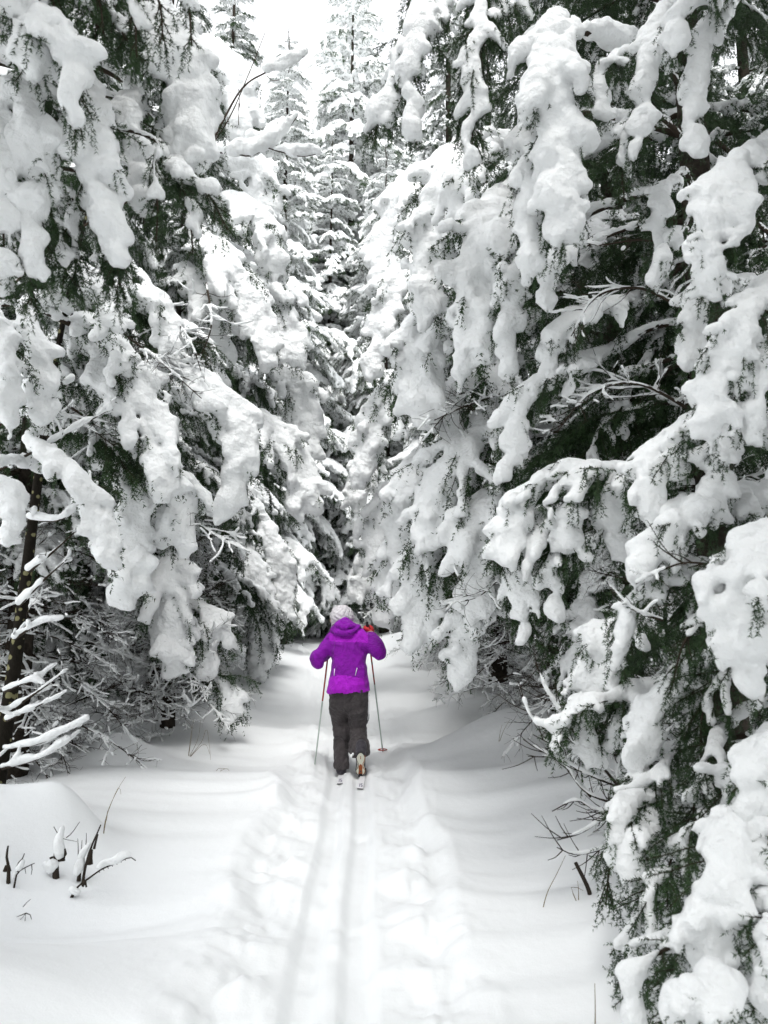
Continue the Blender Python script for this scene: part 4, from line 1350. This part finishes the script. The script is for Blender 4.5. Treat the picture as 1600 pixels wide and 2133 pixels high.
# trousers
tr = [rows([[1428, 686, 766, .095, PY], [1446, 685, 767, .115, PY], [1458, 686, 768, .112, PY]], 0)]
tr += [cap(J(704, 1462, 0), J(709, 1505, .10), .090, .076), cap(J(709, 1505, .1), J(711, 1535, .1), .076, .073), cap(J(711, 1535, .1), J(712, 1602, .0), .075, .062)]
tr += [cap(J(747, 1464, 0), J(746, 1510, .09), .092, .078), cap(J(746, 1510, .09), J(748, 1568, -.12), .078, .085)]
for y_, d_ in ((1516, .06), (1525, .05)):
    tr.append(cap(J(708, y_, d_), J(715, y_ + 2, d_), .072, .071))
for y_, d_ in ((1478, -.03), (1490, .0), (1503, .02)):
    tr.append(cap(J(744, y_, d_ + .02), J(750, y_ - 3, d_ + .02), .086, .082))
for y_ in (1548, 1562):
    tr.append(cap(J(745, y_, -.06), J(751, y_ + 2, -.06), .084, .082))
hem_l, hem_r = at(712, 1601, PY)[2], at(748, 1571, PY)[2]
trousers = pmesh('trousers', np.vstack(tr), .0095, M_TROUSER, k=210, lump=.0045, ls=.07, fine=.004, seed=33,
                 keep=lambda c: (c[:, 2] < hem + .10) & np.where(c[:, 0] < at(727, 1590, PY)[0], c[:, 2] > hem_l, c[:, 2] > hem_r))
for pts in ([(767.5, 1442, -.04), (768.3, 1465, -.04), (767, 1490, -.01), (764, 1508, .03)], [(694.5, 1492, .04), (695.5, 1500, .05)]):
    ar = Arr(); tube(ar, resample([J(*p) for p in pts], .03) - pg, .007, .006, 6)
    link('side_stripe', ar.mesh('side_stripe', [M_WHITE]), trousers)
# packed snow on the hem
sn_ = []
for k in range(26):
    a_ = J(HRNG.uniform(731, 744), HRNG.uniform(1566, 1578), -.17 + HRNG.uniform(-.02, .05))
    sn_.append([*a_, HRNG.uniform(.006, .012)])
pmesh('snow_clump', np.array(sn_), .004, M_SNOW, trousers)

# hat
ht = []
hc = J(712, 1287, .16)
ht += [cap(hc, hc, .108, .108), cap(hc + [-.004, -.01, .0], hc + [0, 0, -.05], .105, .106), cap(hc + [0.005, 0, .02], hc + [0, 0, .01], .102, .104)]


def cable(v):
    d = v - hc
    th = np.arctan2(d[:, 1], d[:, 0]); ph = d[:, 2] / .1
    k = np.abs(np.sin(th * 6 + 1.4 * np.sin(ph * 5))) + .5 * np.abs(np.sin(ph * 9 + th * 3))
    return v + unit(d) * (.009 * (k - .7))[:, None]


hat = pmesh('knitted_hat', np.vstack(ht), .006, M_HAT, post=cable, lump=.004, ls=.045, seed=8, keep=lambda c: c[:, 2] > hc[2] - .085 - (c[:, 1] - hc[1]) * -.25)
# hair at the nape, mostly under the hood
pmesh('hair', np.vstack([cap(head + [-.05, -.05, -.07], head + [.05, -.05, -.07], .045, .045)]), .01, M_HAIR)


# gloves with five fingers closed on the pole grips
def glove(ce, ax, side):
    """ce: centre of the grip in the palm, ax: direction of the pole upward, side: -1 left hand, +1 right hand."""
    ax = unit(ax)
    fw = unit(np.array([0, 1.0, 0]) - ax * ax[1])
    lt = np.cross(fw, ax) * side          # toward the outside of the hand
    pal = ce + lt * .030 - fw * .004
    s = [cap(pal + ax * .030, pal - ax * .036, .026, .028), cap(pal - ax * .045, pal - ax * .085 + lt * .004, .030, .034)]
    for k, (dz, ln) in enumerate(((.034, .92), (.012, 1.0), (-.011, .95), (-.033, .8))):
        b0 = pal + ax * dz + fw * .022
        b1 = ce + ax * dz + fw * .036 * ln + lt * .012
        b2 = ce + ax * dz + fw * .030 * ln - lt * .022
        b3 = ce + ax * dz + fw * .002 - lt * .030
        for p0_, p1_ in ((b0, b1), (b1, b2), (b2, b3)):
            s.append(cap(p0_, p1_, .0118, .0105))
    t0 = pal + ax * .012 - fw * .020
    s += [cap(t0, ce - fw * .030 + ax * .036 - lt * .004, .014, .012), cap(ce - fw * .030 + ax * .036 - lt * .004, ce - fw * .018 + ax * .048 - lt * .024, .012, .010)]
    return np.vstack(s)


pole_r_top, pole_r_tip = at(764.5, 1296, PY + .17), at(798.5, 1563, 8.38)
pole_r_tip[2] = float(gz(np.array([pole_r_tip[0]]), np.array([pole_r_tip[1]]))[0]) - .03
pole_l_top, pole_l_tip = at(687, 1335, PY + .36), at(652.5, 1603, 7.62)
pole_l_tip[2] = float(gz(np.array([pole_l_tip[0]]), np.array([pole_l_tip[1]]))[0]) - .14
dr, dl = unit(pole_r_top - pole_r_tip), unit(pole_l_top - pole_l_tip)
pmesh('glove', glove(pole_r_top - dr * .10, dr, 1), .0045, M_GLOVE, k=260)
pmesh('glove', glove(pole_l_top - dl * .10, dl, -1), .0045, M_GLOVE, k=260)


# boots
def sole_outline(sx, sy, n=28):
    th = np.linspace(0, 2 * math.pi, n, endpoint=False)
    y = np.sin(th)
    w = 0.5 * (1 - 0.42 * np.exp(-((y + .02) / .34) ** 2)) * np.interp(y, [-1, 0, 1], [1.08, 1, .92])
    return np.stack([np.cos(th) * w * sx, y * .5 * sy], 1)


def plate(arr, o2, org, ex, ey, en, t, m):
    n = len(o2)
    base = org + o2[:, :1] * ex + o2[:, 1:] * ey
    top = base + en * t
    v = np.vstack([base, top, top.mean(0)[None]])
    j = np.arange(n); k = (j + 1) % n
    arr.add(v, np.stack([np.full(n, 2 * n), n + j, n + k], 1), np.stack([j, k, n + k, n + j], 1), m)


toe, heel = J(751, 1617, -.17), J(751.5, 1567, -.27)
up_ = unit(heel - toe); ex_ = np.array([1.0, 0, 0]); en_ = unit(np.cross(ex_, up_)); en_ = en_ if en_[1] < 0 else -en_
mid_ = (toe + heel) / 2
bt = [cap(toe - en_ * .035 + up_ * .04, heel - en_ * .045 - up_ * .04, .040, .038), cap(heel - en_ * .05 - up_ * .04, heel - en_ * .14 - up_ * .01, .042, .05)]
boot_r = pmesh('boot', np.vstack(bt), .008, M_BOOT)
ar = Arr()
L_s = np.linalg.norm(heel - toe)
plate(ar, sole_outline(.112, L_s), mid_ - en_ * .006, ex_, up_, en_, .006, 0)
plate(ar, sole_outline(.098, L_s * .94), mid_, ex_, up_, en_, .005, 1)
for y0, sx_, sy_ in ((-.06, .046, .13),):
    plate(ar, sole_outline(sx_, sy_), mid_ + up_ * y0, ex_, up_, en_, .008, 2)
plate(ar, sole_outline(.048, .04), mid_ - up_ * .112, ex_, up_, en_, .0095, 0)
plate(ar, sole_outline(.009, .035), mid_ + up_ * .075, ex_, up_, en_, .0075, 2)
for sgn in (-1, 1):
    pts = [mid_ + ex_ * sgn * x_ + up_ * y_ + en_ * .0062 for x_, y_ in ((.040, .10), (.036, .05), (.022, .01), (.026, -.03), (.042, -.06), (.036, -.10))]
    tube(ar, resample(pts, .012), .0028, .0028, 4, 2 if sgn > 0 else 0)
me = ar.mesh('boot_sole', [M_DARK, M_CREAM, M_RUST], pg, smooth=False)
link('boot_sole', me, boot_r)['label'] = 'pale sole with rust brown centre turned to the viewer'
bl = [cap(J(711, 1603, .0), J(711, 1606, .17), .045, .04), cap(J(711, 1606, .17), J(711, 1607, .22), .04, .034), cap(J(711, 1603, .0), J(711, 1590, .03), .045, .05)]
boot_l = pmesh('boot', np.vstack(bl), .008, M_BOOT)


# skis and poles: carried things of their own
def ski(x, y0, length, zt, label):
    g = np.array([x, y0, zt])
    root = empty('ski', g, label, 'ski', 'pair of cross-country skis')
    n = 26
    u = np.linspace(0, 1, n)
    yy = u * length
    zz = 0.10 * np.clip((u - .86) / .14, 0, 1) ** 1.7 + 0.02 * np.sin(u * math.pi)
    hw = 0.027 * (1 - .12 * np.sin(u * math.pi)) * np.clip((1.01 - u) / .06, .15, 1) ** .6
    th = .006 + .012 * np.sin(u * math.pi) ** 1.5
    v = []
    for i in range(n):
        for sx_, sz_ in ((-1, 0), (1, 0), (1, 1), (-1, 1)):
            v.append([sx_ * hw[i], yy[i], zz[i] + sz_ * th[i]])
    v = np.array(v)
    q, m = [], []
    for i in range(n - 1):
        for j in range(4):
            q.append([i * 4 + j, i * 4 + (j + 1) % 4, i * 4 + 4 + (j + 1) % 4, i * 4 + 4 + j]); m.append(1 if j == 2 else 0)
    q.append([0, 3, 2, 1]); m.append(0)
    q.append([(n - 1) * 4 + j for j in range(4)]); m.append(0)
    me = mesh_from('ski_blade', v, None, np.array(q)[:, ::-1], [M_DARK, M_WHITE], m, smooth=False)
    bl_ = link('ski_blade', me, root)
    # dark violet mark printed on the tail
    a = Arr()
    for pl in ([(-.010, .06), (-.010, .16)], [(.013, .155), (.001, .16), (.001, .112), (.013, .108), (.013, .062), (.001, .06)]):
        tube(a, np.array([[px, py, np.interp(py / length, u, zz + th) + .0008] for px, py in pl]), .0028, .0028, 4)
    link('tail_mark', a.mesh('tail_mark', [M_MARK], smooth=False), bl_)
    a = Arr()
    yb = length * .36
    zb = float(np.interp(.36, u, zz + th))
    a.add(np.array([[sx_ * .022, yb + sy_ * .09, zb + sz_] for sz_ in (0.0005, .016) for sx_, sy_ in ((-1, -1), (1, -1), (1, 1), (-1, 1))]),
          None, np.array([[0, 3, 2, 1], [4, 5, 6, 7], [0, 1, 5, 4], [1, 2, 6, 5], [2, 3, 7, 6], [3, 0, 4, 7]]), 0)
    link('binding', a.mesh('binding', [M_DARK], smooth=False), root)
    return root


M_MARK, _, _ = new_mat('violet_print', (0.06, 0.04, 0.13), 0.5, 0.3)
xr, xl = at(750.5, 1638, 6.95)[0], at(708.5, 1622, 7.2)[0]
s_r = ski(xr, 6.93, 1.75, float(gz(np.array([xr]), np.array([7.0]))[0]) + .012, 'white cross-country ski trailing behind the lifted right boot')
s_r.rotation_euler = (R(-1.2), R(3), R(-1))
s_l = ski(xl, 7.2, 1.75, float(gz(np.array([xl]), np.array([7.3]))[0]) + .012, 'white cross-country ski flat under the left boot')
s_l.rotation_euler = (R(-1.5), R(-2), R(2))


def pole(top, tip, label):
    d = unit(top - tip)
    L = np.linalg.norm(top - tip)
    root = empty('ski_pole', tip, label, 'ski pole', 'pair of ski poles')
    P = lambda s: (d * s)
    for nm_, s0, s1, r0, r1, m in (('shaft', 0.03, L * .55, .0062, .0075, M_POLE), ('upper_shaft', L * .55, L - .14, .0078, .0085, M_RED), ('grip', L - .15, L, .017, .013, M_DARK), ('tip', -.03, .04, .003, .005, M_DARK)):
        a = Arr(); tube(a, np.array([P(s0), P((s0 + s1) / 2), P(s1)]), r0, r1, 8)
        link(nm_, a.mesh(nm_, [m]), root)
    # basket: ring with spokes
    a = Arr()
    th = np.linspace(0, 2 * math.pi, 17)
    c = P(.075)
    tube(a, np.stack([np.cos(th) * .047, np.sin(th) * .047, np.zeros(17)], 1) + c, .005, .005, 5, cap=False)
    for k in range(4):
        w = k * math.pi / 2 + .4
        tube(a, np.array([c + [0, 0, .012], c + [math.cos(w) * .047, math.sin(w) * .047, 0]]), .004, .004, 4)
    link('basket', a.mesh('basket', [M_RED]), root)
    # wrist strap
    a = Arr()
    st_ = resample([P(L - .01), P(L - .03) + np.array([.02, -.02, -.01]), P(L - .10) + np.array([.03, -.03, -.03]), P(L - .14) + np.array([.01, -.01, -.01])], .015)
    tube(a, st_, .004, .004, 4)
    link('strap', a.mesh('strap', [M_DARK]), root)
    return root


M_RED, t_, b_ = new_mat('red_pole_paint', (0.36, 0.045, 0.03), 0.35, 0.5)
co_ = t_.nodes.new('ShaderNodeTexCoord').outputs['Object']
n_ = nz_node(t_, 16, 1, 0.4, co_)
t_.links.new(ramp(t_, n_.outputs['Fac'], (0.42, 0.05, 0.035), (0.16, 0.05, 0.04), .52, .56), b_.inputs['Base Color'])
M_POLE, _, _ = new_mat('grey_green_pole_paint', (0.36, 0.42, 0.38), 0.35, 0.5)
pole(pole_r_top, pole_r_tip, 'ski pole held up in the red right glove with a red basket at its foot')
pole(pole_l_top, pole_l_tip, 'ski pole slanting to the snow beside the bent left arm')
print('skier', TRIS[0], time.time() - T0)
# ------------------------------------------------------------------ saplings, shrubs, dry stems
M_STRAW, _, _ = new_mat('dry_grass', (0.16, 0.115, 0.05), 0.8, 0.2)
M_STALK, _, _ = new_mat('dead_stalk', (0.035, 0.028, 0.022), 0.9, 0.1)
M_RBROWN, _, _ = new_mat('red_brown_twig', (0.05, 0.034, 0.025), 0.8, 0.2)


def plant(name, label, cat, foot, stems, mat, snow=None, group=None, h=.008, lump=.003):
    """stems: list of (points, r0, r1); snow: list of (points, radii) lying on them."""
    root = empty(name, foot, label, cat, group)
    for pts, r0, r1 in stems:
        kq = .72 if name in ('dead_stalk', 'bare_sapling') else 1.0
        a = Arr(); tube(a, resample(pts, .03) - foot, r0 * kq, r1 * kq, 6)
        link('stem', a.mesh('stem', [mat]), root)
    for pts, rr in (snow or []):
        p = resample(pts, .006)
        r = np.interp(np.linspace(0, 1, len(p)), np.linspace(0, 1, len(rr)), rr) * (.75 if name == 'dead_stalk' else 1)
        v, q = blob_mesh(np.column_stack([p, r]), h, lump=lump, lump_scale=.04, seed=3)
        me = mesh_from('snow', v - foot, None, q, [M_SNOW]); count(me)
        link('snow', me, root)
    return root


# bare sapling reaching in at the upper left
Ys = 5.0
S = lambda x, y, d=0: at(x, y, Ys + d)
ft = gp(S(-260, 900)[0], Ys + .2)
plant('bare_sapling', 'leafless sapling with snow pillows on its thin brown branches at the upper left', 'sapling', ft,
      [([ft, S(-160, 900, .2), S(60, 560, .2), S(300, 400, .15), S(430, 320, .05)], .018, .010),
       ([S(430, 320, .05), S(478, 245), S(520, 150, -.03), S(553, 66, -.03)], .008, .003),
       ([S(497, 215), S(500, 225, .01), S(497, 185)], .004, .003),
       ([S(497, 260), S(498, 215), S(508, 216)], .004, .002),
       ([S(430, 320, .05), S(480, 318), S(520, 325), S(555, 307), S(590, 278), S(620, 243)], .009, .004),
       ([S(555, 307), S(590, 318), S(630, 326), S(664, 320)], .006, .003),
       ([S(555, 307), S(552, 290), S(545, 275)], .004, .002), ([S(518, 325), S(516, 312)], .004, .002),
       ([S(440, 300, .2), S(500, 190, .15), S(552, 152, .1), S(600, 135, .1), S(634, 117, .1)], .011, .006),
       ([S(556, 158, .1), S(568, 168, .1), S(582, 166, .1)], .004, .003)],
      M_RBROWN,
      [([S(462, 308), S(500, 309), S(530, 306), S(556, 290), S(590, 265), S(618, 238)], [.016, .045, .05, .052, .03, .014]),
       ([S(520, 280), S(545, 288), S(565, 285)], [.03, .045, .03]),
       ([S(572, 309), S(610, 312), S(640, 312), S(664, 313)], [.012, .034, .032, .016]),
       ([S(552, 143, .1), S(590, 130, .1), S(620, 115, .1), S(633, 108, .1)], [.022, .036, .04, .028])], lump=.006)

# bare shrub under the right-hand spruces
Yb = 3.9
B = lambda x, y, d=0: at(x, y, Yb + d)
fb = gp(B(1330, 1750)[0], Yb + .15)
rngb = np.random.default_rng(9)
stems, snow = [], []
core = [fb + [0, 0, -.08], B(1310, 1700, .1), B(1290, 1640, .05)]
stems.append((core, .014, .010))
sp = [([B(1290, 1640, .05), B(1230, 1570), B(1170, 1530), B(1110, 1500), B(1080, 1420)], .008),
      ([B(1290, 1640, .05), B(1240, 1620), B(1180, 1590), B(1120, 1560), B(1090, 1540)], .007),
      ([B(1230, 1660, .05), B(1190, 1610), B(1160, 1560), B(1110, 1530)], .006),
      ([B(1300, 1680), B(1220, 1650), B(1165, 1585), B(1100, 1575)], .006),
      ([B(1310, 1700), B(1270, 1700), B(1210, 1735), B(1160, 1750)], .006),
      ([B(1310, 1720), B(1260, 1765), B(1200, 1780), B(1160, 1765)], .005),
      ([B(1300, 1690), B(1271, 1705), B(1268, 1680), B(1267, 1652)], .005),
      ([B(1290, 1640), B(1285, 1600), B(1295, 1560), B(1280, 1520)], .006),
      ([B(1300, 1660), B(1250, 1690), B(1200, 1668), B(1150, 1690)], .005),
      ([B(1230, 1570), B(1180, 1500), B(1140, 1440), B(1115, 1380)], .006),
      ([B(1310, 1660, .1), B(1340, 1600, .1), B(1330, 1540, .1)], .006)]
for pts, r in sp:
    stems.append((pts, r, .0025))
    rp = resample(pts, .03)
    for k in range(9):
        i = int(rngb.integers(2, len(rp) - 1))
        d = unit(unit(rp[i] - rp[i - 1]) * .7 + rngb.normal(0, .55, 3))
        Ls = rngb.uniform(.06, .2)
        stems.append(([rp[i], rp[i] + d * Ls * .5, rp[i] + d * Ls + np.array([0, 0, .02])], .003, .0014))
    up = np.array([0, 0, 1.0])
    for f0, f1 in ((.12, .9),):
        snow.append((rp[int(len(rp) * f0):max(int(len(rp) * f1), int(len(rp) * f0) + 3)] + up * .008, [.004, .007, .0055, .006, .003]))
plant('bare_shrub', 'bare thin-twigged shrub edged with snow leaning over the drift on the right', 'shrub', fb, stems, M_STALK, snow, h=.0052, lump=.0025)

# brown dry twig lying across the right-hand snow mound
Yd = 3.05
D = lambda x, y, d=0: at(x, y, Yd + d)
fd = D(1385, 1195)
# snow-capped dead stalks in the left foreground
def gpx(x, y):
    """Where the line of sight through a picture point meets the snow."""
    lo, hi = 1.5, 30.0
    for _ in range(40):
        m = (lo + hi) / 2
        p = at(x, y, m)
        if p[2] > float(gz(np.array([p[0]]), np.array([p[1]]))[0]): lo = m
        else: hi = m
    return at(x, y, lo)


def stalk(label, base, pts, r, snowspec, group='dead stalks poking out of the snow in the left foreground', extra=()):
    f = gpx(*base)
    Q = lambda x, y: at(x, y, f[1])
    st = [([f - [0, 0, .05]] + [Q(*p) for p in pts], r, r * .35)]
    for e, re in extra:
        st.append(([Q(*p) for p in e], re, re * .5))
    sn = [([Q(*p) for p in sp_], rr) for sp_, rr in snowspec]
    return plant('dead_stalk', label, 'dead plant', f, st, M_STALK, sn, group, h=.006)


stalk('thick dark stalk under a tall peaked snow cap', (118, 1828), [(116, 1800), (120, 1765), (130, 1735), (131, 1722)], .032,
      [([(124, 1778), (122, 1755), (128, 1735), (131, 1722)], [.035, .034, .022, .008]), ([(95, 1800), (105, 1812), (112, 1795)], [.02, .025, .03])],
      extra=[([(138, 1745), (150, 1735), (166, 1712)], .004), ([(112, 1722), (128, 1745), (160, 1753)], .003), ([(122, 1790), (136, 1788), (134, 1768)], .02), ([(108, 1785), (112, 1810)], .02)])
stalk('leaning seed-headed stalk with a ragged dark clump halfway up', (172, 1838), [(176, 1815), (184, 1785), (192, 1760), (203, 1735), (210, 1718)], .014,
      [([(168, 1785), (176, 1772), (186, 1758)], [.018, .02, .012]), ([(160, 1820), (166, 1805), (170, 1790)], [.025, .03, .02])],
      extra=[([(186, 1800), (187, 1785), (190, 1770)], .03), ([(163, 1785), (163, 1765), (162, 1747)], .004), ([(168, 1785), (170, 1768), (171, 1750)], .004), ([(178, 1768), (180, 1750), (180, 1735)], .004), ([(196, 1768), (200, 1752), (204, 1738)], .011), ([(164, 1835), (166, 1815), (170, 1795)], .018)])
stalk('low slanting budded twig carrying a long ridge of snow', (140, 1868), [(160, 1850), (190, 1826), (215, 1809), (245, 1797), (270, 1786), (283, 1793)], .010,
      [([(205, 1806), (220, 1797), (238, 1793), (255, 1782), (266, 1780)], [.012, .022, .018, .03, .014]), ([(150, 1852), (163, 1858)], [.02, .02])],
      extra=[([(150, 1868), (160, 1855), (166, 1862)], .012), ([(172, 1845), (178, 1838), (180, 1848)], .014)] + [([(206 + 9 * k, 1813 - 4.2 * k), (208 + 9 * k, 1818 - 4.2 * k)], .004) for k in range(7)])
stalk('short upright blackened stem at the left frame edge', (18, 1838), [(18, 1810), (14, 1785), (17, 1762)], .020, [([(28, 1830), (32, 1820)], [.012, .016])], extra=[([(10, 1815), (16, 1800), (22, 1815)], .016)])
stalk('forked broken twig beside the short blackened stem', (27, 1848), [(34, 1825), (40, 1815), (55, 1806), (72, 1798)], .009, [([(38, 1808), (46, 1800), (48, 1792)], [.01, .012, .008])],
      extra=[([(38, 1816), (35, 1802), (46, 1790), (51, 1778)], .007), ([(66, 1802), (67, 1815), (65, 1822)], .004), ([(52, 1808), (54, 1820)], .003)])
stalk('withered fern frond drooping over the snow', (52, 1918), [(53, 1908), (54, 1902)], .004, [], group=None,
      extra=[([(54, 1902), (45, 1906), (35, 1910)], .004), ([(54, 1902), (62, 1904), (66, 1915)], .004), ([(54, 1902), (46, 1912), (40, 1918)], .003), ([(48, 1889), (56, 1880), (64, 1873)], .003)])


def grass(label, base, blades, group=None, name='grass_blade'):
    f = gpx(*base)
    Q = lambda p: at(p[0], p[1], f[1])
    root = empty(name, f, label, 'dry grass', group)
    for b in blades:
        a = Arr(); tube(a, resample([f - [0, 0, .03]] + [Q(p) for p in b], .03) - f, .0026, .0010, 4)
        link('blade', a.mesh('blade', [M_STRAW]), root)


grass('tall bent straw rising from the leaning seed-headed stalk', (215, 1735), [[(225, 1690), (248, 1640), (262, 1618)], [(222, 1700), (247, 1640), (252, 1655)], [(225, 1685), (222, 1710)]])
grass('lone thin straw beside the bare shrub on the right', (1128, 1890), [[(1140, 1860), (1160, 1820), (1178, 1782)]])
grass('single upright straw near the bottom right of the snow', (1239, 2140), [[(1240, 2100), (1239, 2048)]])
grass('thin dark straws behind the right snow ridge', (1038, 1545), [[(1042, 1525), (1046, 1510)], [(1050, 1520), (1062, 1500)]])
grass('wisps of yellow grass at the foot of the mossy-stemmed spruce', (392, 1575), [[(398, 1530), (405, 1495)], [(412, 1540), (418, 1500)], [(425, 1550), (438, 1572)], [(400, 1520), (388, 1500)], [(420, 1545), (431, 1520), (440, 1590)]])
grass('tiny bent straw on the open drift left of the skier', (447, 1606), [[(455, 1601), (476, 1602)], [(470, 1601), (478, 1606)]])
grass('curved straws under the two-lobed bough on the right', (1205, 1875), [[(1190, 1850), (1200, 1848), (1215, 1855)], [(1205, 1850), (1203, 1835)], [(1330, 1990), (1322, 1960), (1315, 1975)]])
# a cut stick standing out of the drift on the right
f_ = gpx(1232, 1862)
plant('broken_stick', 'bare broken stick poking out of the drift below the bare shrub', 'stick', f_, [([f_ - [0, 0, .05], at(1225, 1850, f_[1]), at(1199, 1797, f_[1])], .012, .009)], M_STALK)
print('done', TRIS[0], time.time() - T0)
